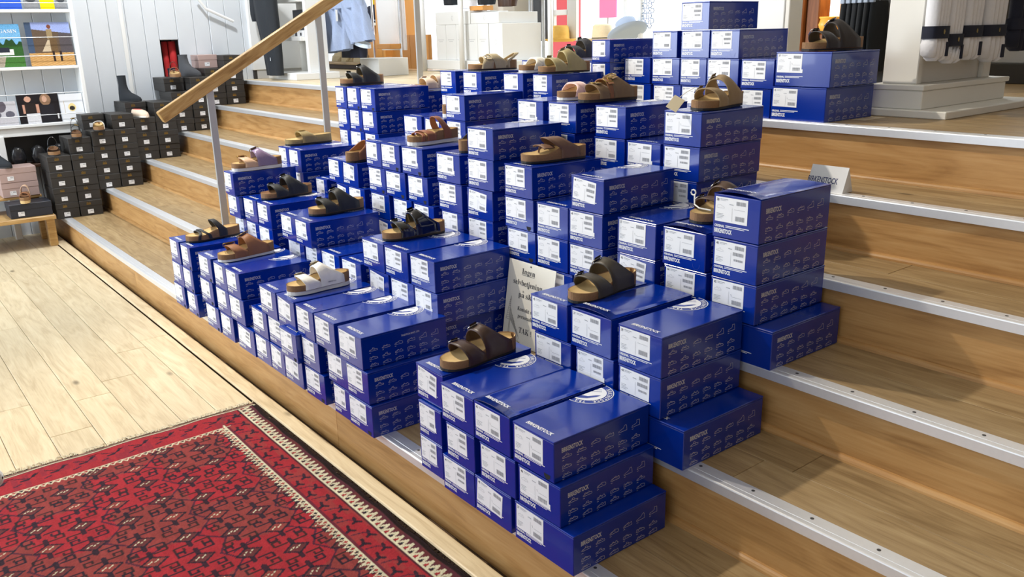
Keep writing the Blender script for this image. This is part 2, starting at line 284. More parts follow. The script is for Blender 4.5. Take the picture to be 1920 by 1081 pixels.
# ------------------------------------------------------------------ rug
def draw_rug():
    RU, RV, q = 2.42, 1.34, .0036
    nu, nv = int(RU/q), int(RV/q)
    U, V = np.meshgrid(np.arange(nu)*q, np.arange(nv)*q, indexing='ij')
    red, rust, navy, plum, dark, cream, maroon = [np.array(s2l(*c)) for c in ((152,40,48),(128,58,54),(30,28,40),(66,32,50),(46,32,34),(200,194,166),(96,46,48))]
    img = np.empty((nu, nv, 3)); img[:] = red
    n1 = rng.random((nu//14+2, nv//5+2)); n1 = np.kron(n1, np.ones((14, 5)))[:nu, :nv]
    def put(mask, c, a=1.): img[mask] = img[mask]*(1-a)+c*a
    # big rust hexagons alternate with red ones
    A, B = .27, .225
    def hexcell(u, v):
        r = np.floor(v/B); uu = (u+(r % 2)*A/2); return np.floor(uu/A), r
    cu, cr = hexcell(U+.09*np.abs(((V/B) % 1)-.5), V)
    put((cu+cr) % 2 == 0, rust, .85)
    def seg(u0, v0, u1, v1, w, c, a=.92):
        m = w+q; i0, i1 = max(0, int((min(u0, u1)-m)/q)), min(nu, int((max(u0, u1)+m)/q)+2); j0, j1 = max(0, int((min(v0, v1)-m)/q)), min(nv, int((max(v0, v1)+m)/q)+2)
        if i0 >= i1 or j0 >= j1: return
        u, v = U[i0:i1, j0:j1], V[i0:i1, j0:j1]; du, dv = u1-u0, v1-v0; L2 = du*du+dv*dv+1e-12
        t = np.clip(((u-u0)*du+(v-v0)*dv)/L2, 0, 1); d = np.hypot(u-u0-t*du, v-v0-t*dv)
        k = d < w; s = img[i0:i1, j0:j1]; s[k] = s[k]*(1-a)+c*a
    def poly(pts, w, c, close=False):
        for a, b in zip(pts, pts[1:]+([pts[0]] if close else [])): seg(*a, *b, w, c)
    def diamond(u, v, a, b, c):
        i0, i1, j0, j1 = max(0, int((u-a)/q)), int((u+a)/q)+1, max(0, int((v-b)/q)), int((v+b)/q)+1
        k = np.abs(U[i0:i1, j0:j1]-u)/a+np.abs(V[i0:i1, j0:j1]-v)/b < 1; img[i0:i1, j0:j1][k] = c
    W0, E0 = .17, .155                         # border depth along the long side and the end
    # lattice lines
    for r in range(-1, 8):
        for c in range(-1, 11):
            u0 = c*A-(r % 2)*A/2; v0 = r*B
            poly([(u0, v0+.05), (u0+A*.25, v0-.01), (u0+A*.5, v0+.03), (u0+A*.75, v0-.01), (u0+A, v0+.05)], .0034, plum)
            poly([(u0, v0+.05), (u0-.02, v0+B*.55), (u0+.02, v0+B)], .0034, plum)
    # tree motifs: stem, diamond with white dots, hooked arms
    du, dv = .135, .1125
    for r in range(0, 11):
        for c in range(0, 18):
            u = .19+c*du+(r % 2)*du/2+random.uniform(-.006, .006); v = .19+r*dv+random.uniform(-.006, .006)
            seg(u-.054, v, u-.024, v, .0075, navy); seg(u+.028, v+.004, u+.05, v+.004, .0075, navy)
            diamond(u+.002, v, .027, .036, maroon if (r+c) % 3 else rust*1.05)
            poly([(u-.026, v), (u, v-.038), (u+.028, v), (u, v+.038)], .0034, navy, True)
            for e in range(4): seg(u-.006+.006*(e % 2), v-.012+.009*e, u-.004+.006*(e % 2), v-.01+.009*e, .0026, cream)
            for sg in (-1, 1):
                for ku in (-.042, .042):
                    a = u+ku; s2 = 1 if ku < 0 else -1
                    poly([(a, v+sg*.01), (a, v+sg*.05), (a-s2*.022, v+sg*.05), (a-s2*.022, v+sg*.028), (a-s2*.010, v+sg*.028)], .0036, dark if (r+c) % 2 else navy)
    # borders over the field
    put(V < W0, red); put(U < E0, red)
    fade = (V < W0) & (V > .075); put(fade & (n1 > .62), rust, .6); put((U < E0) & (U > .03) & (n1 > .72), plum, .35)
    for c in range(0, 30):
        u = .09+c*.088
        for s, v in ((0, .105), (.03, .142)):
            poly([(u+s-.022, v-.006), (u+s, v), (u+s+.012, v-.013)], .0052, navy); seg(u+s, v, u+s+.006, v+.012, .0052, navy)
        poly([(u-.03, .15), (u-.022, .118), (u-.005, .1)], .0026, plum)
    for c in range(0, 16):
        v = .1+c*.092
        poly([(.06, v+.03), (.085, v-.01), (.06, v-.04)], .0028, navy); seg(.09, v-.004, .09, v+.014, .0062, navy); seg(.062, v-.03, .075, v-.022, .0058, navy); seg(.11, v+.02, .118, v+.04, .004, plum)
    put((V > W0-.012) & (V < W0) & (U > E0), plum, .7); put((np.abs(V-W0) < .0032) & (U > E0-.02), cream); put((np.abs(U-E0) < .0032) & (V > W0-.02), cream)
    n = 0; u = E0
    while u < RU:                               # saw-tooth lines
        poly([(u, W0+.002), (u+.011, W0+.026), (u+.022, W0+.002)], .0026, cream); diamond(u+.011, W0+.008, .005, .008, navy if n % 2 else red); u += .022; n += 1
    v = W0; n = 0
    while v < RV:
        poly([(E0+.002, v), (E0+.02, v+.011), (E0+.002, v+.022)], .0026, cream); diamond(E0+.008, v+.011, .006, .005, navy if n % 2 else red); v += .022; n += 1
    put(V < .072, maroon); put((V < .072) & (n1 > .55), plum, .5)
    u = .02; n = 0
    while u < RU:
        poly([(u, .066), (u+.013, .034), (u+.026, .066)], .0046, cream); diamond(u+.013, .058, .006, .011, navy if n % 2 else red); u += .027; n += 1
    put(np.abs(V-.0695) < .0034, cream); put((V > .074) & (V < .082), navy, .8)
    put(V < .02, dark*.7); put(U < .026, cream*.85); put((U < .016), maroon, .8); put((U > .026) & (U < .032), navy, .7)
    img *= (.86+.28*rng.random((nu, nv, 1)))*(.9+.2*n1[..., None]); return np.clip(img, 0, 1), nu, nv, q
img, nu, nv, q = draw_rug()
UU, VV = np.meshgrid(np.arange(nu)*q, np.arange(nv)*q, indexing='ij')
edge = .004*np.sin(UU*31)+.003*np.sin(UU*13+1); ez = .0075+.0012*np.sin(UU*9)*np.sin(VV*7)
ez = np.where((UU < .02) | (VV < .012), .004, ez)
co = np.stack([-3.135+UU+.004*np.sin(VV*23)*(UU < .05)+.018*VV, -.082-VV+edge*np.exp(-VV*30), ez], -1).reshape(-1, 3)
idx = np.arange(nu*nv).reshape(nu, nv); fc = np.stack([idx[:-1, :-1], idx[:-1, 1:], idx[1:, 1:], idx[1:, :-1]], -1).reshape(-1, 4)
def grid_mesh(name, co, fc, colors, m):
    me = bpy.data.meshes.new(name); me.vertices.add(len(co)); me.vertices.foreach_set('co', co.astype(np.float32).ravel())
    me.loops.add(fc.size); me.loops.foreach_set('vertex_index', fc.astype(np.int32).ravel())
    me.polygons.add(len(fc)); me.polygons.foreach_set('loop_start', np.arange(0, fc.size, 4, dtype=np.int32)); me.polygons.foreach_set('use_smooth', np.ones(len(fc), bool)) 
    me.update(calc_edges=True)
    ca = me.color_attributes.new('print', 'FLOAT_COLOR', 'POINT'); ca.data.foreach_set('color', np.concatenate([colors.reshape(-1, 3), np.ones((len(co), 1))], 1).astype(np.float32).ravel())
    me.materials.append(m); return me
rug = add('patterned_rug', grid_mesh('patterned_rug', co, fc, img, vcol('woven_wool', .9, .15, .5))); tag(rug, 'red and navy hooked-motif wool rug with cream zigzag borders on the floor', 'rug')
fr = MB()
for i in range(800):
    u = random.uniform(0, 2.42); l = random.uniform(.01, .03); a = random.uniform(-.5, .5); x = -3.135+u; y0 = -.084+.004*math.sin(u*31)
    fr.tube([(x, y0, .004), (x+a*l*.5, y0+l*.6, .005), (x+a*l, y0+l, .0015)], [.0022, .0018, .0006], 4, False)
o = fr.build('dark_fringe', mat('dark_brown_wool', s2l(62,46,36), .95), rug); o['kind'] = 'stuff'
fr = MB()
for i in range(360):
    v = random.uniform(0, 1.3); l = random.uniform(.015, .04); a = random.uniform(-.7, .7); x = -3.133+.018*v; y0 = -.082-v
    fr.tube([(x, y0, .005), (x-l*.55, y0+a*l*.4, .006), (x-l, y0+a*l, .0015)], [.0024, .002, .0007], 4, False)
o = fr.build('pale_fringe', mat('cream_cotton', s2l(196,184,158), .95, var=.2, scale=40), rug); o['kind'] = 'stuff'

# ------------------------------------------------------------------ lettering
_TX = {}
def text_mesh(s, bold=0., sx=1.):
    """outline of a word as flat polygons, 1 unit cap height, left edge and baseline at the origin"""
    k = (s, bold, sx)
    if k not in _TX:
        c = bpy.data.curves.new('t', 'FONT'); c.body = s; c.size = 1; c.offset = bold; c.fill_mode = 'FRONT'; c.resolution_u = 2
        o = bpy.data.objects.new('t', c); COL.objects.link(o); dg = bpy.context.evaluated_depsgraph_get(); dg.update()
        me = bpy.data.meshes.new_from_object(o.evaluated_get(dg)); V = np.array([v.co[:] for v in me.vertices]).reshape(-1, 3); F = [list(p.vertices) for p in me.polygons]
        bpy.data.objects.remove(o); bpy.data.curves.remove(c); bpy.data.meshes.remove(me)
        if len(V): V[:, 0] -= V[:, 0].min(); V /= .73; V[:, 0] *= sx
        _TX[k] = (V, F)
    return _TX[k]
class Print(MB):
    """flat print on a face: (u,v) in metres on a plane given by origin and two axes"""
    def __init__(s, o, a, b): super().__init__(); s.o = np.array(o, float); s.a = np.array(a, float); s.b = np.array(b, float)
    def P(s, u, v): return s.o+s.a*u+s.b*v
    def poly(s, pts): return s.geo([s.P(*p) for p in pts], [tuple(range(len(pts)))])
    def rect(s, u0, v0, u1, v1): return s.poly([(u0, v0), (u1, v0), (u1, v1), (u0, v1)])
    def line(s, pts, w, close=False):
        pts = list(pts)+([pts[0]] if close else [])
        for (a, b), (c, d) in zip(pts, pts[1:]):
            L = math.hypot(c-a, d-b) or 1; x, y = -(d-b)/L*w/2, (c-a)/L*w/2; ex, ey = (c-a)/L*w*.3, (d-b)/L*w*.3
            s.poly([(a-x-ex, b-y-ey), (c-x+ex, d-y+ey), (c+x+ex, d+y+ey), (a+x-ex, b+y-ey)])
        return s
    def text(s, t, u, v, h, w=None, bold=0., sx=1., ang=0.):
        V, F = text_mesh(t, bold, sx)
        if not len(V): return s
        k = (w/V[:, 0].max()) if w else h; ca, sa = math.cos(ang), math.sin(ang)
        s.geo([s.P(u+p[0]*k*ca-p[1]*h*sa, v+p[0]*k*sa+p[1]*h*ca) for p in V], F); return s
BR = 'BIRKENSTOCK'
SHOES = [[(0,.2),(.02,.42),(.3,.5),(.42,.86),(.6,.9),(.62,.55),(.95,.42),(1,.25),(.9,.14),(.05,.12)],
         [(0,.2),(.05,.5),(.25,.52),(.32,.78),(.44,.8),(.5,.5),(.62,.5),(.7,.75),(.84,.72),(.86,.42),(1,.3),(.95,.12),(.05,.1)],
         [(0,.15),(.02,.6),(.2,.72),(.45,.85),(.62,.6),(.9,.5),(1,.25),(.96,.1),(.04,.08)],
         [(0,.15),(.04,.7),(.12,.72),(.25,.5),(.4,.82),(.66,.62),(.92,.46),(1,.2),(.96,.1),(.04,.08)],
         [(.04,.1),(.08,.95),(.14,1.25),(.3,1.2),(.46,.72),(.78,.5),(1,.32),(1,.1)],
         [(.06,.1),(.1,1.25),(.42,1.3),(.4,.78),(.62,.55),(.95,.45),(1,.1)]]
def side_print(L, H, flap=False):
    p = Print((0, 0, 0), (0, 1, 0), (0, 0, 1)); 
    p.text(BR, .024, H-.0335, .0125, .068, .03) if not flap else p.text('TRADITION SINCE 1774', L*.45, H-.028, .006, .07, .03)
    for c in range(6):
        for r in range(3):
            u = .026+c*(L-.06)/5.6; v = H-.056-r*.0235+(.004 if r == 0 else 0)
            if c > 1 and r == 0 and not flap: v += .006
            sh = SHOES[c if r == 0 else (c+r*2+1) % 4]; k = .03
            p.line([(u+(1-a)*k if r % 2 == 0 else u+a*k, v+b*.0135) for a, b in sh], .00095, True)
            if r or c < 4: p.line([(u+.004, v+.004), (u+.012, v+.009), (u+.02, v+.0055)], .0009)
            p.rect(u, v-.0045, u+.006, v-.0033)
    return p
def top_text(Wd, L):
    p = Print((0, 0, 0), (1, 0, 0), (0, 1, 0)); p.text(BR, .028, .018, .0125, min(.092, Wd-.05), .03); return p
def top_print(Wd, L):
    p = Print((0, 0, 0), (1, 0, 0), (0, 1, 0))
    cy, r = L-.068, .066                  # half medallion cut by the left edge
    p.line([(.0006+r*math.cos(t), cy+r*math.sin(t)) for t in np.linspace(-math.pi/2, math.pi/2, 30)], .0024)
    ri = r-.0175
    p.poly([(.0006+ri*math.cos(t), cy+ri*math.sin(t)) for t in np.linspace(-math.pi/2, math.pi/2, 26)])
    w = 'BIRKENSTOCK  TRAD'; rr = r-.0145
    t = 1.22
    for ch in w:
        V, F = text_mesh(ch, .03, .72); wd = (V[:, 0].max() if len(V) else .45)*.0112
        if len(V): a = t-wd/2/rr; p.text(ch, .0006+rr*math.cos(t), cy+rr*math.sin(t), .0112, None, .03, .72, a-math.pi/2)
        t -= (wd+.0022)/rr
        if t < -1.45: break
    return p
def foot_print(Wd, L):
    p = Print((0, 0, 0), (1, 0, 0), (0, 1, 0)); cy = L-.068
    p.poly([(.0008, cy-.024), (.016, cy-.016), (.027, cy+.004), (.036, cy+.012), (.034, cy-.004), (.024, cy-.026), (.008, cy-.04), (.0008, cy-.042)])
    p.line([(.0008, cy+.014), (.02, cy+.03)], .0022); p.line([(.0008, cy+.028), (.012, cy+.038)], .0018); return p
def front_print(Wd, H):
    p = Print((0, 0, 0), (1, 0, 0), (0, 0, 1))
    p.text('ORIGINAL', .0065, H-.0835, .0062, .033, .04); p.rect(.0425, H-.0795, .118, H-.0775); p.rect(.0425, H-.0830, .104, H-.0814)
    p.rect(.0065, H-.0985, .0595, H-.0875) if False else p.text(BR, .0065, H-.0985, .011, .058, .04)
    return p
def label_print(n, kind):
    """returns (black, grey) prints for the size sticker, sticker origin at its lower left"""
    a = Print((0, 0, 0), (1, 0, 0), (0, 0, 1)); b = Print((0, 0, 0), (1, 0, 0), (0, 0, 1)); rr = random.Random(n)
    a.text(n, .004, .056, .0075, None, .01, .8)
    b.line([(.016, .062), (.04, .0615)], .0016); b.line([(.016, .0585), (.034, .058)], .001); b.line([(.046, .05), (.058, .0495)], .0018)
    sh = SHOES[kind % 4]; b.line([(.006+x*.024, .036+y*.012) for x, y in sh], .0005, True)
    for i in range(4): b.rect(.005, .009+i*.004, .005+rr.uniform(.012, .026), .0102+i*.004)
    def bar(u, v, w, h):
        x = u
        while x < u+w: t = rr.choice((.0007, .0012, .002)); b.rect(x, v, min(x+t, u+w), v+h); x += t+rr.choice((.0006, .001))
    bar(.068, .05, .03, .0105)
    if kind == 0: bar(.062, .033, .036, .0095); bar(.066, .018, .03, .006)
    elif kind == 1: b.line([(.062, .034), (.064, .028)], .001); b.line([(.068, .027), (.097, .027)], .0008); bar(.066, .006, .032, .012)
    else: bar(.066, .008, .03, .0125); b.line([(.062, .038), (.096, .0375)], .0008)
    b.line([(.0555, .004), (.0555, .04)], .0006)
    return a, b
def pm(p, name, m): return mesh(name, p.V, p.F, m)
LABELS = []
for n, k in (('42', 0), ('44', 0), ('45', 1), ('37', 1), ('39', 2), ('40', 0), ('38', 2), ('46', 1)):
    a, b = label_print(n, k); nv0 = len(a.V); me = mesh('barcode_print', a.V+b.V, a.F+[tuple(i+nv0 for i in f) for f in b.F], [M['ink'], M['ink2']])
    for i, p in enumerate(me.polygons): p.material_index = 0 if i < len(a.F) else 1
    LABELS.append(me)
def rbox(x0, x1, y0, y1, z0, z1, b=.002):
    m = MB().bbox(x0, x1, y0, y1, z0, z1, b); return m
def bulged_lid(Wd, L, amp):
    P = []; nx, ny = 11, 9
    for j in range(ny):
        y = L*j/(ny-1); P.append([(-Wd/2+Wd*i/(nx-1), -L/2+y, amp*(1-(2*i/(nx-1)-1)**2)*(1-.75*j/(ny-1))) for i in range(nx)])
    m = MB(); m.grid(P); m.grid([[(x, yy, z+.0022) for x, yy, z in r] for r in P]); n = nx*ny
    f = [(i, i+1, n+i+1, n+i) for i in range(nx-1)]; m.F += f
    m.F += [(j*nx+nx-1, (j+1)*nx+nx-1, n+(j+1)*nx+nx-1, n+j*nx+nx-1) for j in range(ny-1)]+[((j+1)*nx, j*nx, n+j*nx, n+(j+1)*nx) for j in range(ny-1)]
    return m
sticker_me = mesh('size_label', *(lambda m: (m.V, m.F))(MB().box(0, .104, -.0004, 0, 0, .067)), M['sticker'])
sticker_torn = None
mm = MB().box(0, .104, -.0004, 0, .012, .067).box(0, .109, -.0006, -.0001, -.001, .012); sticker_torn = mesh('size_label', mm.V, mm.F, M['sticker'])
hole_me = mesh('finger_hole', *(lambda m: (m.V, m.F))(MB().geo([(.011*math.cos(t), 0, .011*math.sin(t)-.003) for t in np.linspace(math.pi, 2*math.pi, 12)]+[(.011, 0, 0), (-.011, 0, 0)], [tuple(range(14))])), M['hole'])
tuck = Print((0, 0, 0), (1, 0, 0), (0, 0, 1)); tuck.line([(.012*math.cos(t), .016*math.sin(t)) for t in np.linspace(math.pi, 2*math.pi, 14)], .0006)
tuck_me = pm(tuck, 'tuck_slit', mat('crease', s2l(40, 64, 150), .5))
BL = .323
KINDS = {}
def box_kind(H, wide, special):
    k = (H, wide, special)
    if k in KINDS: return KINDS[k]
    Wd = wide or .15; d = {}
    body = rbox(-Wd/2, Wd/2, -BL/2, BL/2, 0, H-(.0066 if special != 'bulge' else .001), .0016); d['body'] = mesh('shoe_box', body.V, body.F, M['blue'])
    if special == 'bulge': lid = bulged_lid(Wd, BL, .0095); d['lid'] = mesh('lid', lid.V, lid.F, M['blue'], True); d['lidz'] = H-.0008
    else: lid = rbox(-Wd/2-.0004, Wd/2+.0004, -BL/2-.0004, BL/2+.0004, 0, .005, .0012); d['lid'] = mesh('lid', lid.V, lid.F, M['blue']); d['lidz'] = H-.0066
    d['top'] = pm(top_text(Wd, BL), 'lid_lettering', M['print']); d['med'] = pm(top_print(Wd, BL), 'round_emblem', M['print']); d['foot'] = pm(foot_print(Wd, BL), 'emblem_foot', M['blue'])
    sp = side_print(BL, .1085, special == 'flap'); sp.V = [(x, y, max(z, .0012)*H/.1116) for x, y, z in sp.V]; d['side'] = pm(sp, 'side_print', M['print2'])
    fp = front_print(Wd, .111); fp.V = [(x, y, z*H/.1116) for x, y, z in fp.V]; d['front'] = pm(fp, 'front_lettering', M['print'])
    KINDS[k] = d; return d
NB = [0]
def shoe_box(x0, w, y, z, H, label, group, special=None, hole=False, nolabel=False):
    i = NB[0]; NB[0] += 1
    wide = round(w, 2) if w > .18 else None
    if hole == 'wide': pass
    d = box_kind(H, wide, special); s = 1. if wide else w/.15
    r = random.Random(i*7+3)
    o = add('shoe_box', d['body'], None, (x0+w/2, y+BL/2, z), (0, 0, r.uniform(-.002, .002))); o.scale = (s, 1, 1)
    tag(o, label, 'shoe box', group)
    Wd = wide or .15
    lid = add('lid', d['lid'], o, (0, 0, d['lidz'])); 
    if special != 'bulge': [add(nm, d[q], lid, (-Wd/2, -BL/2, zz)) for nm, q, zz in (('lid_lettering', 'top', .0056), ('round_emblem', 'med', .0056), ('emblem_foot', 'foot', .0059))]
    else: add('lid_lettering', d['top'], lid, (-Wd/2, -BL/2+.0, .0135), (-.022, 0, 0))
    add('side_print', d['side'], o, (Wd/2+.0004, -BL/2, 0))
    add('front_lettering', d['front'], o, (-Wd/2, -BL/2-.0004, 0))
    if not nolabel:
        st = add('size_label', sticker_torn if r.random() < .22 else sticker_me, o, (-Wd/2+.007, -BL/2-.0002, H-.0745), (0, r.uniform(-.012, .012) if r.random() < .9 else .09, 0))
        add('barcode_print', LABELS[i % len(LABELS)], st, (0, -.0008, 0))
    if hole: add('finger_hole', hole_me, o, (Wd/2-.024, -BL/2-.0005, .016))
    elif i % 4 == 0: add('tuck_slit', tuck_me, o, (Wd/2-.03, -BL/2-.0005, .02))
    return o

BOXES = [
 ('A',1,1,180,1095,[(-1964,118,-8),(-1814,151,-28),(-1661,158,-28),(-1489,221,-28)]),
 ('A',1,2,289,1095,[(-1963,118,-8),(-1790,133,-28),(-1633,150,-28),(-1472,158,-28)]),
 ('A',1,3,399,1095,[(-1981,140,2),(-1808,153,-28),(-1653,152,-28),(-1490,155,-28)]),
 ('B',2,1,360,1116,[(-1790,157,301),(-1611,147,301),(-1414,190,301)]),
 ('B',2,2,472,1116,[(-1795,158,301),(-1617,147,301),(-1452,149,301)]),
 ('B',2,3,583,1116,[(-1811,158,301),(-1638,158,301),(-1455,151,301)]),
 ('C',3,1,540,1116,[(-1784,158,637),(-1586,154,637),(-1399,183,637)]),
 ('C',3,2,652,1116,[(-1793,158,637),(-1599,155,637),(-1427,150,637)]),
 ('C',3,3,763,1116,[(-1793,158,637),(-1608,158,637),(-1426,147,637)]),
 ('C',3,4,875,1190,[(-1431,152,637)]),
 ('E',3,1,540,1116,[(-2726,146,613),(-2545,158,613),(-2307,157,613),(-2130,158,613),(-1965,146,613)]),
 ('E',3,2,652,1116,[(-2732,145,613),(-2556,157,613),(-2315,156,613),(-2153,158,613),(-1988,156,613)]),
 ('E',3,3,763,1116,[(-2747,158,613),(-2555,158,613),(-2326,158,613),(-2151,158,613),(-1988,154,613)]),
 ('E',3,4,875,1116,[(-2754,158,613),(-2545,158,613),(-2324,152,613),(-1978,149,613)]),
 ('E',3,5,986,1116,[(-2541,157,613)]),
 ('J',3,1,540,1116,[(-3285,158,613),(-3101,154,613),(-2922,151,613)]),
 ('J',3,2,652,1116,[(-3294,158,613),(-3103,147,613),(-2940,151,613)]),
 ('J',3,3,763,1116,[(-3301,143,613),(-3154,158,613),(-2975,150,613)]),
 ('J',3,4,875,1116,[(-3311,130,613),(-3178,150,613),(-3011,158,613)]),
 ('J0',3,1,540,1116,[(-3804,125,609),(-3624,118,609),(-3496,158,609)]),
 ('J0',3,2,652,1116,[(-3831,118,609),(-3613,117,609),(-3494,150,609)]),
 ('J0',3,3,763,1116,[(-3682,142,609),(-3538,144,609)]),
 ('N',3,1,540,1116,[(-4264,128,624),(-4132,141,624)]),
 ('N',3,2,652,1116,[(-4279,128,624),(-4146,142,624)]),
 ('N',3,3,763,1116,[(-4280,121,624),(-4155,141,624)]),
 ('H',2,1,360,1116,[(-4081,146,283),(-3933,148,283),(-3780,158,283),(-3460,158,283),(-3288,153,283),(-3132,158,283),(-2959,158,283)]),
 ('H',2,2,472,1116,[(-4096,146,283),(-3948,148,283),(-3798,158,283),(-3473,158,283),(-3301,148,283),(-3148,158,283),(-2970,158,283)]),
 ('H',2,3,583,1116,[(-4108,147,263),(-3959,157,283),(-3790,149,283),(-3458,142,253),(-3315,147,253)]),
 ('H',2,4,695,1116,[(-4096,118,253)]),
 ('I',2,1,360,1116,[(-2772,149,285),(-2615,156,285),(-2455,142,285)]),
 ('I',2,2,472,1116,[(-2754,146,285),(-2593,158,285),(-2432,146,285)]),
 ('I',2,3,583,1116,[(-2790,158,285),(-2625,158,285),(-2450,154,285)]),
 ('F',1,1,180,1116,[(-3160,145,-30),(-3011,126,-30),(-2882,158,-30),(-2701,155,-30),(-2487,114,-26),(-2371,158,-30)]),
 ('F',1,2,292,1116,[(-3165,148,-30),(-3015,156,-26),(-2852,144,-50),(-2706,133,-30),(-2515,141,-26),(-2370,145,-30)]),
 ('F',1,3,403,1116,[(-3058,153,-30),(-2894,148,-30),(-2730,138,-30),(-2583,148,-30),(-2408,157,-30)]),
 ('G',1,1,180,1116,[(-3712,158,-35),(-3531,146,-35),(-3339,177,-35)]),
 ('G',1,2,292,1116,[(-3749,158,-35),(-3548,150,-35),(-3395,158,-35)]),
 ('G',1,3,403,1116,[(-3730,158,-35),(-3541,140,-35),(-3399,146,-35)]),
 ('G0',1,1,180,1116,[(-4157,149,-35),(-3968,139,-35)]),
 ('G0',1,2,292,1116,[(-4141,150,-35),(-3984,134,-35)]),
 ('G0',1,3,403,1116,[(-4135,137,-35),(-3972,130,-35)]),
 ('L',4,1,720,1116,[(-4211,118,956),(-4089,149,956),(-3932,141,956)]),
 ('L',4,2,832,1116,[(-4216,116,956),(-4096,150,956),(-3938,141,956)]),
 ('L',4,3,943,1116,[(-4221,125,956),(-4088,131,956),(-3952,147,956)]),
 ('L',4,4,1055,1116,[(-4232,122,956),(-4101,138,956),(-3956,146,956)]),
 ('O',4,1,720,1116,[(-3548,158,962),(-3372,158,962),(-3184,152,962),(-2689,158,962),(-2501,158,962),(-2235,157,962),(-2055,149,962),(-1890,139,962)]),
 ('O',4,2,832,1116,[(-3550,158,962),(-3375,158,962),(-3189,151,962),(-2685,158,962),(-2499,158,962),(-2236,155,962),(-2058,147,962),(-1895,138,962)]),
 ('O',4,3,943,1116,[(-3554,158,962),(-3373,158,962),(-3189,146,962),(-2682,158,962),(-2498,158,962),(-2236,153,962),(-2074,158,962),(-1905,155,962)]),
 ('O',4,4,1055,1116,[(-3188,145,962),(-2678,158,962),(-2491,158,962),(-2231,152,962),(-1905,158,962)]),
 ('P',5,1,900,1145,[(-4068,158,1286),(-3701,138,1286),(-3511,158,1286),(-3173,145,1286),(-2966,137,1286)]),
 ('P',5,2,1014,1145,[(-4067,158,1286),(-3702,137,1286),(-3508,158,1286),(-3176,144,1286),(-2967,136,1286)]),
 ('P',5,3,1129,1145,[(-3707,136,1286),(-3507,153,1286),(-3181,144,1286),(-2969,132,1286)]),
 ('Q',6,1,1080,1008,[(-3539,126,1696),(-3358,118,1696),(-3232,118,1696),(-3108,118,1696),(-2912,118,1596)]),
 ('Q',6,2,1181,1008,[(-3546,124,1696),(-3365,118,1696),(-3234,118,1696),(-3109,118,1696),(-2913,118,1596)]),
 ('Q',6,3,1282,1008,[(-2914,118,1596)]),
 ('R',6,1,1080,1116,[(-2769,158,1666),(-2597,158,1666),(-2436,148,1666),(-2285,152,1666),(-2106,138,1636)]),
 ('R',6,2,1192,1116,[(-2775,158,1666),(-2607,157,1666),(-2446,139,1666),(-2304,158,1666),(-2111,152,1636)]),
 ('R',6,3,1303,1116,[(-2608,141,1666),(-2445,149,1666),(-2291,142,1666)]),
 ('R',6,4,1415,1116,[(-2451,148,1666)]),
 ('RB',6,1,1080,1255,[(-1959,227,1631)]),
 ('RB',6,2,1206,1255,[(-1951,230,1631)]),
]
PILES = {   # pile letter: [(x limit, where the pile stands)]
 'A': [(9, 'pile under the dark brown sandal')], 'B': [(9, 'pile under the olive oiled sandal')], 'C': [(9, 'pile under the string-tied brown sandal')],
 'E': [(-2.6, 'pile under the hidden dark sandal'), (-2.45, 'tallest column beside the thong sandal'), (-2.2, 'column under the brown thong sandal'), (-2.05, 'low column right of the thong sandal'), (9, 'column left of the string-tied sandal')],
 'J': [(9, 'pile under the brown toe-loop sandal')], 'J0': [(9, 'pile under the hidden tan sandal')], 'N': [(9, 'pile under the olive one-strap slide')],
 'H': [(-3.6, 'pile under the smaller black sandal'), (-3.19, 'pile under the cork-toed black sandal'), (9, 'low pair left of the patent sandal')],
 'I': [(9, 'pile under the black patent sandal')], 'F': [(9, 'long pile under the white sandal')], 'G': [(9, 'pile under the brown big-buckle sandal')], 'G0': [(9, 'pile under the black strappy sandal')],
 'L': [(9, 'pile under the black cork-heeled sandal')], 'O': [(-3.0, 'pile beside the hidden peach sandal'), (-2.3, 'pile under the pink crossed sandal'), (-2.05, 'pile under the many-buckled taupe sandal'), (9, 'pile under the tagged taupe sandal')],
 'P': [(-3.9, 'stack under the beige sandal'), (-3.2, 'pile under the tan crossed sandal'), (9, 'pile under the khaki two-strap sandal')],
 'Q': [(-3.0, 'corner pile behind the khaki sandal'), (9, 'stack beside the grey wool sandal')], 'R': [(9, 'high stack on the top landing')], 'RB': [(9, 'pair under the glossy black sandal')]}
NTH = ['first', 'second', 'third', 'fourth', 'fifth', 'sixth', 'seventh']; ROWS = ['bottom row', 'second row up', 'third row up', 'fourth row up', 'fifth row up']
BULGE = {('C', 4, 0), ('A', 3, 2), ('C', 3, 1), ('B', 3, 1)}; FLAP = {('F', 3, 4)}
HOLES = {('J', 4, 1), ('J', 4, 2), ('J', 3, 0), ('J', 3, 1), ('J', 3, 2), ('G0', 3, 1), ('G0', 2, 1), ('G0', 1, 0), ('G0', 1, 1), ('G', 3, 0), ('G', 2, 0), ('G', 1, 0), ('F', 1, 3), ('F', 1, 5), ('F', 2, 2), ('A', 3, 3), ('E', 3, 2), ('E', 2, 2), ('L', 4, 1), ('L', 4, 2), ('L', 3, 1)}
for n, k, lv, z, h, row in BOXES:
    sub = {}
    for j, (x, w, y) in enumerate(row):
        p = [t for lim, t in PILES[n] if x/1000 < lim][0]; sub.setdefault(p, []).append((j, x/1000, w/1000, y/1000))
    for p, es in sub.items():
        for q, (j, x, w, y) in enumerate(es):
            pos = 'only one in' if len(es) == 1 else (NTH[q]+' from left,'); key = (n, lv, j)
            sp = 'bulge' if key in BULGE else 'flap' if key in FLAP else None
            lab = ('wide ' if w > .18 else '')+'blue shoe box, '+pos+' '+ROWS[lv-1]+', '+p
            H = h/1e4
            if n == 'P' and x < -3.9: pass
            shoe_box(x, w-.001, y, z/1000, H, lab, 'blue shoe boxes piled on the stairs', sp, key in HOLES, nolabel=(n in 'BC' and lv == 1 and w > .18))

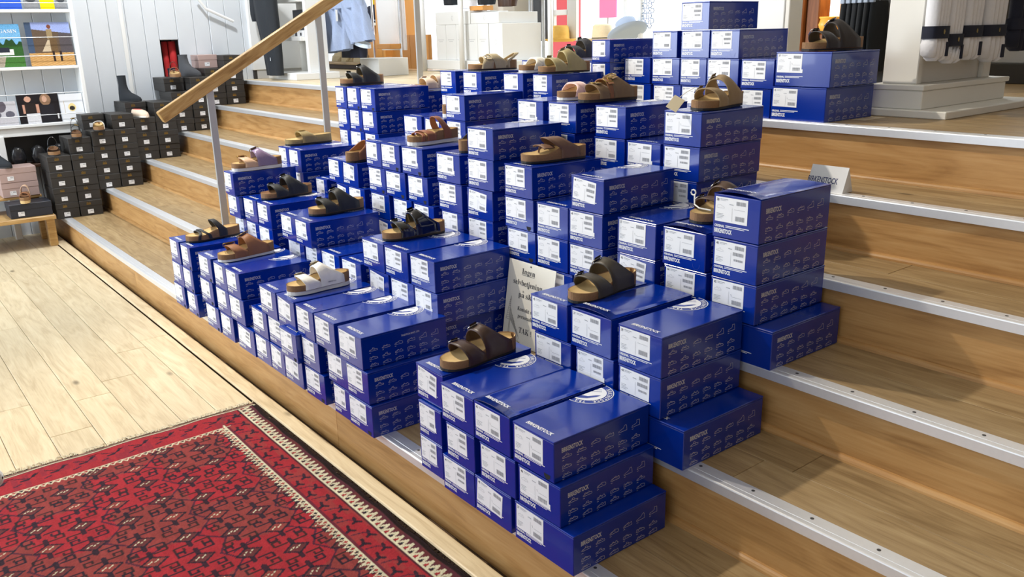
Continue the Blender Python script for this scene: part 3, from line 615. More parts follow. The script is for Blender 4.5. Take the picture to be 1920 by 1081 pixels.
# ------------------------------------------------------------------ sandals
TT = np.array([0, .02, .06, .13, .22, .33, .45, .58, .7, .82, .92, .975, 1.])
HL = np.array([.015, .07, .115, .15, .167, .168, .15, .134, .132, .130, .112, .07, .015])   # half width toward the arch side
HR = np.array([.015, .075, .125, .16, .175, .172, .158, .142, .134, .130, .112, .07, .015])
def outline(t): return np.interp(t, TT, HL), np.interp(t, TT, HR)
def base_z(t): return np.interp(t, [0, .25, .5, .75, 1], [.020, .020, .028, .027, .028])
def rim_z(t): return np.interp(t, [0, .1, .3, .5, .7, .9, 1], [.009, .008, .007, .016, .016, .017, .016])
def sstep(a, b, x): x = np.clip((x-a)/(b-a), 0, 1); return x*x*(3-2*x)
def sandal(name, label, loc, ang, straps, upper, sole='sole', bed='insole', L=.255, side=1, buckles='silver', wedge=0., corkm='cork', platform=0.):
    """toe at -y, heel at +y; straps: list of dicts (see below); every strap is one curved band over the foot"""
    root = empty(name, (loc[0], loc[1], loc[2]), -ang); tag(root, label, 'sandal', None)
    ts = np.concatenate([[0, .008, .02, .04, .07], np.linspace(.1, .9, 17), [.93, .96, .98, .992, 1]])
    def xs(t, s):
        l, r = outline(t); l, r = (l, r) if side > 0 else (r, l); return (s*(r if s > 0 else l))*L
    zo = .0085+platform+(.003 if sole == 'whitesole' else 0)
    # outsole
    m = MB(); n = len(ts)
    bot = [(xs(t, -1)*.97, (t-.5)*L) for t in ts]+[(xs(t, 1)*.97, (t-.5)*L) for t in ts[::-1]]; N = len(bot)
    V = [(x, y, 0) for x, y in bot]+[(x*1.02, y, zo) for x, y in bot]
    F = [(i, (i+1) % N, N+(i+1) % N, N+i) for i in range(N)]
    F += [(i+1, i, N-1-i, N-2-i) for i in range(n-1)]+[(N+i, N+i+1, 2*N-2-i, 2*N-1-i) for i in range(n-1)]
    m.geo([(-v[0], v[1], v[2]) for v in V], F).build('outsole', M[sole], root)
    # cork midsole: wall from outsole to rim, rim lip
    m = MB(); rowsL = []
    S = [-1, 1]
    def top(t, s): return zo+base_z(t)-.006+rim_z(t)*abs(s)**3.2
    for sg in (-1, 1):
        P = []
        for t in ts:
            P.append([(xs(t, sg)*.99, (t-.5)*L, zo-.001), (xs(t, sg)*1.0, (t-.5)*L, zo+.008), (xs(t, sg)*1.0, (t-.5)*L, top(t, 1)-.002), (xs(t, sg)*.97, (t-.5)*L, top(t, 1)), (xs(t, sg)*.9, (t-.5)*L, top(t, .9))])
        m.grid(P if sg > 0 else [r[::-1] for r in P])
    for te, y in ((ts[0], -.5), (ts[-1], .5)):
        m.geo([(xs(te, -1), y*L, zo-.001), (xs(te, 1), y*L, zo-.001), (xs(te, 1), y*L, top(te, 1)), (xs(te, -1), y*L, top(te, 1))], [(0, 1, 2, 3) if y < 0 else (3, 2, 1, 0)])
    m.build('cork_midsole', M[corkm], root, smooth=True)
    m = MB(); m.grid([[(xs(t, s)*.93, (t-.5)*L*.985, top(t, s*.93)+.0006) for s in np.linspace(-1, 1, 11)] for t in ts[1:-1]])
    m.build('footbed', M[bed], root, smooth=True)
    # straps
    for st in straps:
        R0, T0, L0 = st['f']; R1, T1, L1 = st['b']; h = st['h']; th = st.get('th', .0034); a0, a1 = st.get('arc', (0, math.pi)); na, nb = 31, 5
        out, inn = [], []
        tm = np.clip((R0+R1+L0+L1)/4, .15, .85); zr = min(zo+base_z(tm)-.006+rim_z(tm)-.003, h*.7); wl_ = st.get('wall', .15); zb = zo+.001
        for i in range(na):
            p_ = (a0+(a1-a0)*i/(na-1))/math.pi
            if p_ < wl_: kx, kz, b = 1., p_/wl_, 0.
            elif p_ > 1-wl_: kx, kz, b = -1., (1-p_)/wl_, 0.
            else:
                ph = (p_-wl_)/(1-2*wl_)*math.pi; kx, kz, b = math.copysign(abs(math.cos(ph))**.8, math.cos(ph)), 1+math.sin(ph), math.sin(ph)**st.get('e', .85)
            z = zb+(zr-zb)*min(kz, 1)+(h-zr)*max(0, kz-1)
            lam = p_; y0 = (R0*(1-lam)+L0*lam)*(1-b)+T0*b; y1 = (R1*(1-lam)+L1*lam)*(1-b)+T1*b; ro, ri = [], []
            for j in range(nb):
                t = y0+(y1-y0)*j/(nb-1); l, r = outline(min(max(t, .1), .95)); l, r = (l, r) if side > 0 else (r, l)
                hw = (r if kx > 0 else l)*L+.0025; tl = st.get('tilt', 0)*(j/(nb-1)-.5)*b
                x = hw*kx; ro.append((x, (t-.5)*L, z+tl)); ri.append((x*(1-th/hw), (t-.5)*L, z+tl-th*b))
            out.append(ro); inn.append(ri)
        m = MB(); m.grid(out); m.grid([r[::-1] for r in inn])
        for i in range(na-1):
            m.geo([out[i][0], out[i+1][0], inn[i+1][0], inn[i][0]], [(3, 2, 1, 0)]); m.geo([out[i][-1], out[i+1][-1], inn[i+1][-1], inn[i][-1]], [(0, 1, 2, 3)])
        bm = bmesh.new(); tmp = mesh('tmp', m.V, m.F); bm.from_mesh(tmp); bmesh.ops.remove_doubles(bm, verts=bm.verts, dist=1e-5); bmesh.ops.recalc_face_normals(bm, faces=bm.faces)
        me = bpy.data.meshes.new(st.get('n', 'strap')); bm.to_mesh(me); bm.free(); bpy.data.meshes.remove(tmp); me.materials.append(M[st.get('m', upper)])
        me.polygons.foreach_set('use_smooth', [True]*len(me.polygons))
        so = add(st.get('n', 'strap'), me, root)
        if 'buckle' in st:
            ab = st['buckle']; bw, bl = st.get('bs', (.013, .019))
            i = ab/math.pi*(na-1); i0 = int(i); fr = i-i0
            pa, pb = Vector(out[i0][2]), Vector(out[min(i0+1, na-1)][2]); cpt = pa.lerp(pb, fr); tx = (pb-pa).normalized(); ty = (Vector(out[i0][3])-Vector(out[i0][1])).normalized(); nz = tx.cross(ty).normalized()
            if nz.z < 0: nz = -nz
            C0 = cpt+nz*.0028
            fr_ = MB(); ring = [C0+tx*(bw*sx)+ty*(bl*sy) for sx, sy in ((-1, -.8), (-.8, -1), (.8, -1), (1, -.8), (1, .8), (.8, 1), (-.8, 1), (-1, .8))]
            fr_.tube(ring+[ring[0], ring[1]], .0019, 6, False); fr_.tube([C0-tx*bw+nz*.001, C0+tx*bw*1.05+nz*.0015], .0012, 5)
            fr_.build('buckle', M[st.get('bm', buckles)], so, smooth=True)
            tb = MB()   # loose strap end through the buckle
            q = [cpt+nz*.0016+tx*d for d in np.linspace(-.026, .02, 6)]; hwid = bl*.66
            tb.grid([[p-ty*hwid, p-ty*hwid+nz*.0016, p+ty*hwid+nz*.0016, p+ty*hwid] for p in q]); tb.build('strap_end', M[st.get('m', upper)], so)
    return root
def two_strap(hf=.066, hr=.09, buckle=2.15, bm='silver', both=True, bs=(.012, .018)):
    return [dict(n='front_strap', f=(.215, .165, .24), b=(.47, .325, .44), h=hf, buckle=buckle, bm=bm, bs=bs), dict(n='instep_strap', f=(.47, .43, .44), b=(.87, .545, .8), h=hr, buckle=buckle-.12, bm=bm, bs=bs, tilt=.012)]
for n_, c_, rg, cu in (('dark_brown_leather', (62,40,30), .42, 40), ('olive_oiled_leather', (66,60,50), .5, 40), ('brown_leather', (78,56,42), .5, 40), ('taupe_nubuck', (150,128,96), .85, 90), ('taupe_brown_leather', (128,104,76), .7, 60),
        ('pink_leather', (232,196,190), .55, 60), ('mocha_leather', (112,82,62), .6, 60), ('charcoal_leather', (48,42,40), .6, 60), ('cognac_leather', (138,84,56), .55, 60), ('olive_suede', (140,122,80), .85, 90),
        ('rose_gold_leather', (206,172,142), .28, 60), ('lilac_metallic_leather', (138,120,150), .3, 60), ('matt_black_leather', (32,34,36), .55, 60), ('tan_brown_leather', (140,92,58), .55, 50), ('white_leather', (236,234,228), .4, 60), ('beige_leather', (214,192,170), .6, 60),
        ('sand_nubuck', (170,156,126), .85, 90), ('cream_leather', (222,218,208), .5, 60), ('khaki_leather', (162,150,108), .5, 60), ('grey_wool_felt', (74,76,80), .95, 220)):
    M[n_] = mat(n_, s2l(*c_), rg, var=.12, scale=cu, bump=.06 if n_ != 'grey_wool_felt' else .6)
M['patent_black'] = mat('patent_black', (.006, .006, .007), .08, coat=.6); M['peach_leather'] = mat('peach_leather', s2l(222, 168, 148), .55)
zt = lambda k, n, h=.1116: k*HS+n*h
sandal('sandal', 'dark brown two-strap sandal on the front pile', (-1.875, .155, zt(1, 3, .1095)+.001), R(-3), two_strap(.068, .098), 'dark_brown_leather', L=.27)
sandal('sandal', 'olive oiled two-strap sandal on the pile beside the paper sign', (-1.668, .455, zt(2, 3)+.001), R(-5), two_strap(.068, .098), 'olive_oiled_leather', L=.268)
sdl = sandal('sandal', 'brown two-strap sandal tied with white string, wedged behind a tall stack', (-1.545, .82, zt(3, 3)+.01), R(-6), two_strap(.068, .098), 'brown_leather', L=.27)
MB().tube([(-.035, -.085, .078), (-.03, -.098, .074), (-.026, -.104, .062), (-.02, -.112, .05), (0, -.118, .043), (.035, -.112, .04)], .0022, 6).tube([(-.04+.008*math.cos(t), -.09, .08+.008*math.sin(t)) for t in np.linspace(0, 6.3, 9)], .0022, 6, False).build('string', M['whitesole'], sdl)
sdl = sandal('sandal', 'taupe nubuck two-strap sandal with a paper price tag', (-1.815, 1.125, zt(4, 4)+.001), R(-9), two_strap(.068, .1), 'taupe_nubuck', L=.272)
tg = MB().geo([(-.05, -.10, .062), (-.052, -.103, .062), (-.075, -.15, .03), (-.073, -.147, .03)], [(0, 1, 2, 3)]).bbox(-.02, .02, -.0006, .0006, -.075, 0, .0003)
tgo = MB().bbox(-.019, .019, -.0006, .0006, -.062, 0, .0002).build('price_tag', mat('manila_card', s2l(226, 214, 184), .7), sdl, (-.055, -.15, .04), (R(-52), R(28), R(20)))
MB().tube([(-.045, -.075, .068), (-.055, -.11, .055), (-.057, -.145, .042)], .0013, 5).build('tag_string', M['whitesole'], sdl)
s_ = two_strap(.066, .09, 1.5, 'gold'); s_.append(dict(n='cross_strap', f=(.4, .36, .3), b=(.5, .46, .4), h=.082, buckle=1.2, bm='gold', m='tan_brown_leather'))
sandal('sandal', 'taupe leather sandal with three crossed buckled straps', (-2.315, 1.11, zt(4, 4)+.001), R(7), s_, 'taupe_brown_leather', L=.265, platform=.003)
CROSS = [dict(n='crossed_strap', f=(.2, .26, .38), b=(.36, .42, .56), h=.062), dict(n='crossed_strap', f=(.42, .27, .18), b=(.6, .44, .34), h=.066)]
sandal('sandal', 'pale pink crossed-strap sandal', (-2.475, 1.125, zt(4, 4)+.001), R(1), CROSS, 'pink_leather', sole='whitesole', L=.24)
th = sandal('sandal', 'mocha brown thong sandal with tan footbed', (-2.245, .775, zt(3, 4)+.001), R(8), [dict(n='instep_strap', f=(.52, .33, .5), b=(.84, .56, .8), h=.082), dict(n='thong_strap', f=(.3, .24, .3), b=(.45, .42, .45), h=.058, arc=(1.2, 1.9), e=.3, wall=.3)], 'mocha_leather', L=.262)
MB().tube([(-.004, -.062, .03), (-.004, -.058, .045), (-.003, -.045, .056)], [.0042, .0045, .006], 7).build('toe_post', M['mocha_leather'], th)
sandal('sandal', 'dark leather sandal half hidden behind the tallest column', (-2.668, .775, zt(3, 4)+.001), R(168), two_strap(.062, .085), 'charcoal_leather', L=.25)
sandal('sandal', 'cognac brown sandal with toe loop, arched strap and cream sole', (-2.985, .755, zt(3, 4)+.001), R(-5), [dict(n='toe_loop', f=(.13, .16, .2), b=(.19, .22, .27), h=.05), dict(n='front_strap', f=(.24, .22, .3), b=(.44, .36, .46), h=.056), dict(n='instep_strap', f=(.62, .5, .6), b=(.78, .6, .74), h=.108)], 'cognac_leather', sole='whitesole', L=.255, platform=.004)
sandal('sandal', 'tan sandal half hidden by a taller pile, heel outward', (-3.458, .70, zt(3, 3)+.001), R(170), two_strap(.06, .085), 'tan_brown_leather', L=.24)
sandal('sandal', 'olive suede slide with one wide buckled strap', (-4.25, .785, zt(3, 3)+.001), R(2), [dict(n='front_strap', f=(.3, .27, .3), b=(.62, .46, .6), h=.066, buckle=1.75, bm='gold', bs=(.018, .022))], 'olive_suede', L=.262, corkm='olive_suede')
sandal('sandal', 'rose-gold and lilac two-strap sandal with white sole', (-4.02, .395, zt(2, 4)+.001), R(3), [dict(q, m=('rose_gold_leather' if i == 0 else 'lilac_metallic_leather')) for i, q in enumerate(two_strap(.062, .095, 2.1, 'gold', bs=(.018, .022)))], 'rose_gold_leather', sole='whitesole', L=.25, platform=.005)
sandal('sandal', 'smaller matt black two-strap sandal, dark footbed, silver buckles', (-3.80, .44, zt(2, 3)+.001), R(-2), two_strap(.064, .096), 'matt_black_leather', L=.258, bed='darkinsole')
sandal('sandal', 'matt black two-strap sandal showing a tan cork toe', (-3.29, .44, zt(2, 3)+.001), R(0), two_strap(.064, .096), 'matt_black_leather', L=.258)
sandal('sandal', 'shiny black patent two-strap sandal', (-2.665, .44, zt(2, 3)+.001), R(7), two_strap(.064, .096), 'patent_black', L=.255)
stp = sandal('sandal', 'black strappy sandal with crossed toe loop', (-3.962, .12, zt(1, 3)+.001), R(-3), [dict(n='toe_loop', f=(.15, .2, .24), b=(.2, .25, .3), h=.046), dict(n='crossed_strap', f=(.36, .24, .22), b=(.42, .3, .28), h=.05), dict(n='instep_strap', f=(.56, .46, .56), b=(.72, .55, .68), h=.09)], 'matt_black_leather', L=.262)
sandal('sandal', 'brown two-strap sandal with oversized gold buckles and cream sole', (-3.50, .10, zt(1, 3)+.001), R(-4), two_strap(.064, .096, 2.0, 'gold', bs=(.022, .026)), 'tan_brown_leather', sole='whitesole', L=.255, bed='insole')
wsd = sandal('sandal', 'white two-strap sandal with cork rim and white sole', (-2.835, .115, zt(1, 3)+.001), R(1), two_strap(.064, .096, 2.15, 'gold'), 'white_leather', sole='whitesole', L=.25, platform=.004)
p = Print((0, 0, 0), (0, 1, 0), (0, 0, 1)); p.text(BR, 0, 0, .005, .032, .02); p.F = [f for f in p.F]; p.build('stamped_lettering', M['ink'], wsd, (.0445, .02, .03), (0, R(-8), 0))
sandal('sandal', 'black two-strap sandal with thick tan cork sole, top left pile', (-4.19, 1.10, zt(4, 4)+.001), R(6), two_strap(.066, .098), 'matt_black_leather', L=.25, platform=.004)
sandal('sandal', 'beige leather sandal with pale sole, half hidden by a box', (-3.965, 1.42, 1.130), R(4), [dict(n='front_strap', f=(.2, .18, .22), b=(.5, .38, .48), h=.066, buckle=1.9), dict(n='instep_strap', f=(.5, .46, .48), b=(.8, .62, .76), h=.08)], 'beige_leather', sole='whitesole', L=.25)
sandal('sandal', 'sand nubuck crossed sandal with a raised heel strap', (-3.45, 1.43, zt(5, 3, .1145)+.001), R(14), [dict(n='crossed_strap', f=(.2, .26, .34), b=(.44, .46, .56), h=.066, buckle=1.2), dict(n='crossed_strap', f=(.5, .4, .3), b=(.78, .56, .5), h=.078), dict(n='heel_strap', f=(.72, .95, .72), b=(.8, 1.04, .8), h=.08)], 'sand_nubuck', L=.26)
sandal('sandal', 'cream white crossed sandal with tan toe', (-3.055, 1.425, zt(5, 3, .1145)+.001), R(10), CROSS, 'cream_leather', sole='whitesole', L=.255)
sandal('sandal', 'khaki leather two-strap sandal', (-2.895, 1.41, zt(5, 3, .1145)+.001), R(10), two_strap(.066, .098, 2.0), 'khaki_leather', L=.262)
sandal('sandal', 'fluffy dark grey wool two-strap sandal with white sole', (-3.205, 1.81, 1.2826), R(6), two_strap(.07, .1), 'grey_wool_felt', sole='whitesole', L=.26)
sandal('sandal', 'peach sandal half hidden by a box, heel outward', (-3.275, 1.115, zt(4, 3)+.001), R(172), two_strap(.06, .085), 'peach_leather', sole='whitesole', L=.24, platform=.006)
sandal('sandal', 'glossy black two-strap sandal with large clear buckles', (-1.815, 1.785, 1.08+2*.1255+.001), R(14), two_strap(.07, .105, 2.0, 'silver', bs=(.02, .02)), 'charcoal_leather', L=.275)

# shallow acrylic tray edge and the paper sign
sg = empty('paper_sign', (-2.09, .315, .36), R(0)); tag(sg, 'white paper sign with handwriting-style serif text leaning among the boxes', 'sign')
def serif(s):
    """same word in the serif letters of the built-in maths alphabet"""
    out = ''
    for c in s: out += chr(0x1D400+ord(c)-65) if 'A' <= c <= 'Z' else chr(0x1D41A+ord(c)-97) if 'a' <= c <= 'z' else c
    return out
sg.location = (-2.283, .553, .361); sg.rotation_euler = (R(-8.5), 0, 0)
MB().bbox(0, .25, -.0012, .0012, 0, .297, .0006).build('card', mat('ivory_card', s2l(232, 229, 216), .6), sg)
p = Print((0, -.0018, 0), (1, 0, 0), (0, 0, 1))
for s, u, v, h, w in (('Ingen', .076, .256, .02, .07), ('selvbetjening', .034, .214, .02, .155), ('sko !', .108, .172, .02, .066), ('Kontakt venligst', .07, .124, .0145, .13), ('personalet', .075, .098, .0145, .088), ('TAK !', .088, .046, .021, .068)):
    p.text(serif(s), u, v, h, w, 0)
p.text(serif('pa'), .069, .172, .02, .031, 0); p.line([(.0925+.0028*math.cos(t), .1935+.0028*math.sin(t)) for t in np.linspace(0, 6.28, 9)], .0012)
p.rect(.076, .2515, .145, .2528)
for i in range(9):                                     # small drawing of a sailing ship
    p.line([(.016+.001*i, .085+.008*i), (.03, .09+.008*i)], .0008); p.line([(.036, .105-.003*i), (.05+.0055*i, .095-.009*i)], .0008)
p.line([(.03, .02), (.031, .165)], .0014); p.line([(.031, .165), (.012, .08), (.03, .08)], .001); p.line([(.034, .12), (.088, .012), (.036, .012), (.034, .12)], .001)
p.line([(.0, .014), (.02, .004), (.075, .002), (.098, .012)], .0016); p.line([(.0, .014), (.098, .012)], .001)
p.build('lettering', M['ink'], sg); tuckd = MB().lathe([(.0001, 0), (.003, 0), (.003, .001), (.0001, .0012)], 10).build('drawing_pin', M['screw'], sg, (.121, -.0014, .287), (R(90), 0, 0))
te = empty('tent_card', (-1.508, 1.30, .9018)); tag(te, 'small white folded card with a blue shop word on the fifth step', 'sign')
m = MB(); m.geo([(-.066, 0, 0), (.066, 0, 0), (.066, .03, .08), (-.066, .03, .08), (.066, .06, 0), (-.066, .06, 0)], [(0, 1, 2, 3), (3, 2, 4, 5), (1, 4, 2), (0, 3, 5)]); m.build('card', mat('white_card', (.72, .73, .74), .5), te)
p = Print((0, -.0008, 0), (1, 0, 0), (0, .36, .93)); p.text(BR, -.068, .028, .02, .108, .02, 1); p.build('lettering', mat('navy_ink', s2l(30, 42, 96), .5), te)

# ------------------------------------------------------------------ handrail
hr = empty('handrail', (-4.87, .2, .36)); tag(hr, 'square oak handrail on flat steel posts beside the boxes', 'handrail')
a = math.atan2(HS, D); MB().bbox(-.0225, .0225, 0, 2.7, -.0335, .0335, .007, 2).build('rail', M['rail'], hr, (0, .015, .655), (a, 0, 0))
for px, base, top in ((.502, .36, 1.16), (1.205, .72, 1.57), (1.905, 1.08, 1.98)):
    po = MB().bbox(-.007, .007, -.02, .02, 0, top-base, .0015).build('post', M['steel'], hr, (0, px-.2, base-.36))
    MB().bbox(-.012, .012, -.045, .045, 0, .006, .0015).build('bracket', M['steel'], po, (0, 0, top-base-.004), (a, 0, 0)); MB().bbox(-.025, .025, -.035, .035, 0, .005, .0015).build('foot_plate', M['steel'], po)

# ------------------------------------------------------------------ dark shoe boxes against the left wall
def dark_kind(name, Wd, L, H, lidh, m):
    b = MB().bbox(-L+.002, -.002, -Wd/2+.002, Wd/2-.002, 0, H-.005, .0015); l = MB().bbox(-L, 0, -Wd/2, Wd/2, 0, lidh-.0012, .002)
    return mesh('shoe_box', b.V, b.F, m), mesh('lid', l.V, l.F, m), H-lidh
crown = Print((.0006, 0, 0), (0, 1, 0), (0, 0, 1))
crown.line([(0, 0), (.026, 0)], .006)
for i in range(5): crown.line([(.002+i*.0055, .0), (.001+i*.006, .012+.004*(i % 2))], .003)
crown_me = pm(crown, 'gold_emblem', M['gold'])
lab_me = mesh('size_label', *(lambda m: (m.V, m.F))(MB().box(0, .0006, 0, .04, 0, .03)), M['sticker'])
lp = Print((.0012, 0, 0), (0, 1, 0), (0, 0, 1)); 
for i in range(7): lp.rect(.018+i*.0026, .017, .0195+i*.0026, .026)
lp.rect(.004, .022, .012, .0235); lp.rect(.004, .012, .016, .013); lp.rect(.004, .007, .02, .008); lab_pr = pm(lp, 'barcode_print', M['ink2'])
DK = {}
def dark_box(x, yc, z, H, label, Wd=.157, L=.29, m='carton', emblem=True):
    k = (Wd, L, H, m)
    if k not in DK: DK[k] = dark_kind('shoe_box', Wd, L, H, .043, M[m])
    b, l, lz = DK[k]; o = add('shoe_box', b, None, (x, yc, z), (0, 0, random.uniform(-.006, .006))); tag(o, label, 'shoe box', 'dark shoe boxes along the left wall')
    li = add('lid', l, o, (0, 0, lz))
    if emblem: add('gold_emblem', crown_me, li, (0, -Wd/2+.05, .014))
    s = add('size_label', lab_me, o, (-.0005, -Wd/2+.05, H*.14)); add('barcode_print', lab_pr, s)
    return o
DT = {}
for k, hh, fx, nl, nr in ((1, .1145, -6.82, 4, 5), (2, .108, -6.825, 4, 5), (3, .107, -6.86, 3, 4), (4, .104, -6.93, 3, 4), (5, .0985, -7.02, 3, 4)):
    y0 = (k-1)*D; yl, yr = y0+.034, y0+.1945
    for nm, yc, n in (('left', yl, nl), ('right', yr, nr)):
        for i in range(n):
            dark_box(fx-random.uniform(0, .012)-(.0 if i < 4 else .03), yc, k*HS+i*hh, hh, 'black shoe box, %s, %s column on the %s step' % (ROWS[i], nm, NTH[k-1]))
        DT[(k, nm)] = (fx, yc, k*HS+n*hh)
dark_box(-7.02, .345, .36+4*.108, .108, 'black shoe box pushed back behind the white slide', L=.16)
dark_box(-7.03, .665, .54+3*.107, .107, 'black shoe box under the tall black boot', L=.3)
dark_box(-7.05, .985, .72+3*.104, .104, 'black shoe box under the small brown strap sandal', L=.28)
dark_box(-7.16, 1.315, .9+3*.0985, .105, 'dusty pink shoe box behind the small brown strap sandal', L=.18, m='pinkcarton', emblem=False)

def boot(name, label, loc, rz, m, H=.2, heel=False, cat='boot'):
    """ankle boot, toe along -y"""
    P = []; secs = [(-.13, .012, .028, .03), (-.115, .03, .04, .05), (-.07, .041, .055, .062), (-.02, .038, .075, .07), (.02, .034, .1, .075)]
    r = empty(name, loc, rz); tag(r, label, cat)
    m_ = MB(); rows = []
    for i in range(20):
        t = 2*math.pi*i/20; row = []
        for z, fy, by, hw in ((0, -.125, .085, .034), (.012, -.132, .088, .04), (.035, -.12, .086, .04), (.055, -.085, .085, .038), (.075, -.04, .083, .036), (.105, -.012, .078, .034), (.15, .0, .072, .034), (H, .0, .075, .037)):
            c, s = math.cos(t), math.sin(t); row.append((hw*s*(1-.25*max(0, -c)*(z < .06)), (fy+by)/2-(by-fy)/2*c*(-1), z))
        rows.append(row)
    rows.append(rows[0]); m_.grid(rows)
    n = len(rows)-1
    m_.build('upper', M[m], r, smooth=True)
    MB().grid([[(.8*x, (y-.04)*.8+.04, H-.004) for x, y, z in [q[-1]]]+[(0, .04, H-.02)] for q in rows]).build('lining', M['grey'], r)
    MB().lathe([(.001, -.002), (.042, -.002), (.042, .006), (.001, .006)], 20, (0, -.02, .001), 2.55).build('sole', M['sole'], r)
    return r
b = boot('ankle_boot', 'tall black sock boot on a black box by the wall', (-7.12, .645, .54+4*.107+.003), R(135), 'blackcloth', .23)
b.scale = (.85, .85, .85)
boot('ankle_boot', 'grey ankle boots pair front one on the highest black boxes', (-7.15, 1.14, 1.136), R(120), 'grey_wool_felt', .17)
boot('ankle_boot', 'black sock boot on the dusty pink boxes', (-7.04, -.33, .573), R(125), 'blackcloth', .3)
lo = empty('loafer', (-6.915, .66, .54+3*.107+.001), R(105)); tag(lo, 'beige suede slip-on loafer on black boxes at the rail end', 'shoe')
lo.scale = (.86, .86, .86)
rows = []
for i in range(21):
    t = 2*math.pi*i/20; c, s = math.cos(t), math.sin(t)
    rows.append([(hw*s, y0+hl*c, z) for z, y0, hl, hw in ((0, 0, .125, .038), (.02, 0, .128, .041), (.04, .003, .122, .038), (.058, .02, .1, .03), (.066, .035, .072, .022))])
MB().grid(rows).build('upper', M['beige_leather'], lo, smooth=True); MB().lathe([(.001, -.0), (.04, 0), (.041, .014), (.001, .014)], 22, (0, 0, 0), 3.1).build('sole', M['whitesole'], lo)
MB().lathe([(.001, .0), (.019, 0), (.02, .006), (.001, .0055)], 18, (0, .035, .0615), 3.2).build('lining', M['redcloth'], lo)
slide = sandal('sandal', 'white and brown crossed slide on the dark boxes', (-6.93, .36, .36+4*.108), R(-75), [dict(n='crossed_strap', f=(.18, .2, .3), b=(.5, .45, .6), h=.07), dict(n='crossed_strap', f=(.26, .22, .2), b=(.3, .27, .26), h=.073, m='dark_brown_leather')], 'white_leather', L=.22, bed='insole')
slide.location = (-6.89, .35, .36+4*.108+.001)
sandal('sandal', 'glossy black wide-band slide on the lowest dark boxes', (-6.945, .03, .18+4*.1145+.001), R(-80), [dict(n='front_strap', f=(.2, .2, .2), b=(.5, .46, .5), h=.07), dict(n='ankle_strap', f=(.7, .72, .7), b=(.77, .8, .77), h=.12)], 'patent_black', bed='darkinsole', L=.24)
sb = sandal('sandal', 'small brown strap sandal in front of a pink box', (-7.0, .985, .72+4*.104+.001), R(-75), [dict(n='front_strap', f=(.22, .24, .22), b=(.34, .36, .34), h=.062), dict(n='instep_strap', f=(.48, .46, .48), b=(.6, .55, .6), h=.08), dict(n='ankle_strap', f=(.76, .72, .76), b=(.84, .78, .84), h=.12, m='dark_brown_leather')], 'tan_brown_leather', L=.23)
sandal('sandal', 'black heeled sandal with pale studs behind the lowest dark boxes', (-6.905, .19, .18+5*.1145+.001), R(-80), [dict(n='front_strap', f=(.2, .2, .2), b=(.34, .34, .34), h=.06), dict(n='instep_strap', f=(.45, .42, .45), b=(.58, .55, .58), h=.085, buckle=1.4, bm='gold'), dict(n='ankle_strap', f=(.76, .72, .76), b=(.86, .8, .86), h=.13, buckle=1.6, bm='gold')], 'matt_black_leather', bed='darkinsole', L=.2)

# ------------------------------------------------------------------ magazine rack and bench by the left wall
rk = empty('magazine_rack', (-7.35, -.4, .62)); tag(rk, 'white wooden magazine rack on the boarded wall', 'rack')
X0 = -7.35
def rel(o, r): o.location = Vector(o.location)-Vector(r.location); o.parent = r; return o
rel(bxo('side_panel', M['white'], X0+.001, -7.19, .345, .372, .62, 2.0), rk)
for z in (.845, 1.255, 1.655): rel(bxo('shelf', M['white'], X0+.001, -7.195, -1.3, .345, z-.022, z), rk)
rel(bxo('apron', M['white'], -7.24, -7.215, -1.3, .345, .76, .822), rk)
for z in (.905, 1.06, 1.33, 1.46, 1.70): rel(MB().tube([(-7.2, -1.3, 0), (-7.2, .345, 0)], .0028, 6).build('wire', M['steel'], None, (0, 0, z)), rk)
for yl in (-.28, -.95): rel(bxo('leg', M['white'], -7.245, -7.2, yl, yl+.045, .0, .77), rk)
def cover(name, label, y0, y1, z0, h, fn, group='magazines in the white rack', cat='magazine', lean=.1):
    nx, nz = int((y1-y0)/.0025), int(h/.0025); A, B = np.meshgrid(np.linspace(0, 1, nx), np.linspace(0, 1, nz), indexing='ij'); col = np.clip(fn(A, B), 0, 1)
    co = np.stack([0*A+.004, A*(y1-y0), B*h], -1).reshape(-1, 3); ix = np.arange(nx*nz).reshape(nx, nz); fc = np.stack([ix[:-1, :-1], ix[1:, :-1], ix[1:, 1:], ix[:-1, 1:]], -1).reshape(-1, 4)
    r = empty(name, (-7.225, y0, z0)); r.rotation_euler = (0, -lean, 0); tag(r, label, cat, group)
    add('printed_cover', grid_mesh('printed_cover', co, fc, col, vcol('glossy_cover', .3, .5)), r); MB().box(0, .0036, .001, y1-y0-.001, .001, h-.001).build('pages', M['sticker'], r)
    return r
def C(*c): return np.array(s2l(*c))
def paint(A, base): return np.broadcast_to(np.array(base), A.shape+(3,)).copy()
def ell(A, B, a, b, ra, rb): return ((A-a)/ra)**2+((B-b)/rb)**2 < 1
def nz_(A, s): 
    k = rng.random((s, s)); i = np.clip((A[0]*s).astype(int), 0, s-1) if False else None; return rng.random(A.shape)
def f_desert(A, B):
    c = paint(A, C(150, 165, 215)); c[B < .86-.12*A] = C(96, 80, 66); c[(B < .86-.12*A) & (A > .72)] = C(84, 78, 82); c[B < .3] = C(206, 164, 104); c[(B < .3) & (((A*9+B*23) % 1) < .35)] = C(176, 128, 74); c[(A < .14) & (B > .3)] = C(66, 84, 110)
    c[ell(A, B, .53, .90, .045, .05)] = C(120, 70, 52); c[(np.abs(A-.52) < .065) & (B > .62) & (B < .84)] = C(150, 130, 96)
    c[(B > .3) & (B < .64) & (A > .50-.04*(B < .5)) & (A < .66)] = C(104, 82, 56); c[(B > .33) & (B < .6) & (A > .3+(B-.33)*.6) & (A < .5)] = C(196, 178, 150)
    c[(B < .34) & (B > .1) & ((np.abs(A-.54) < .025) | (np.abs(A-.7) < .025))] = C(48, 36, 34); return c*(.85+.3*rng.random(A.shape+(1,)))
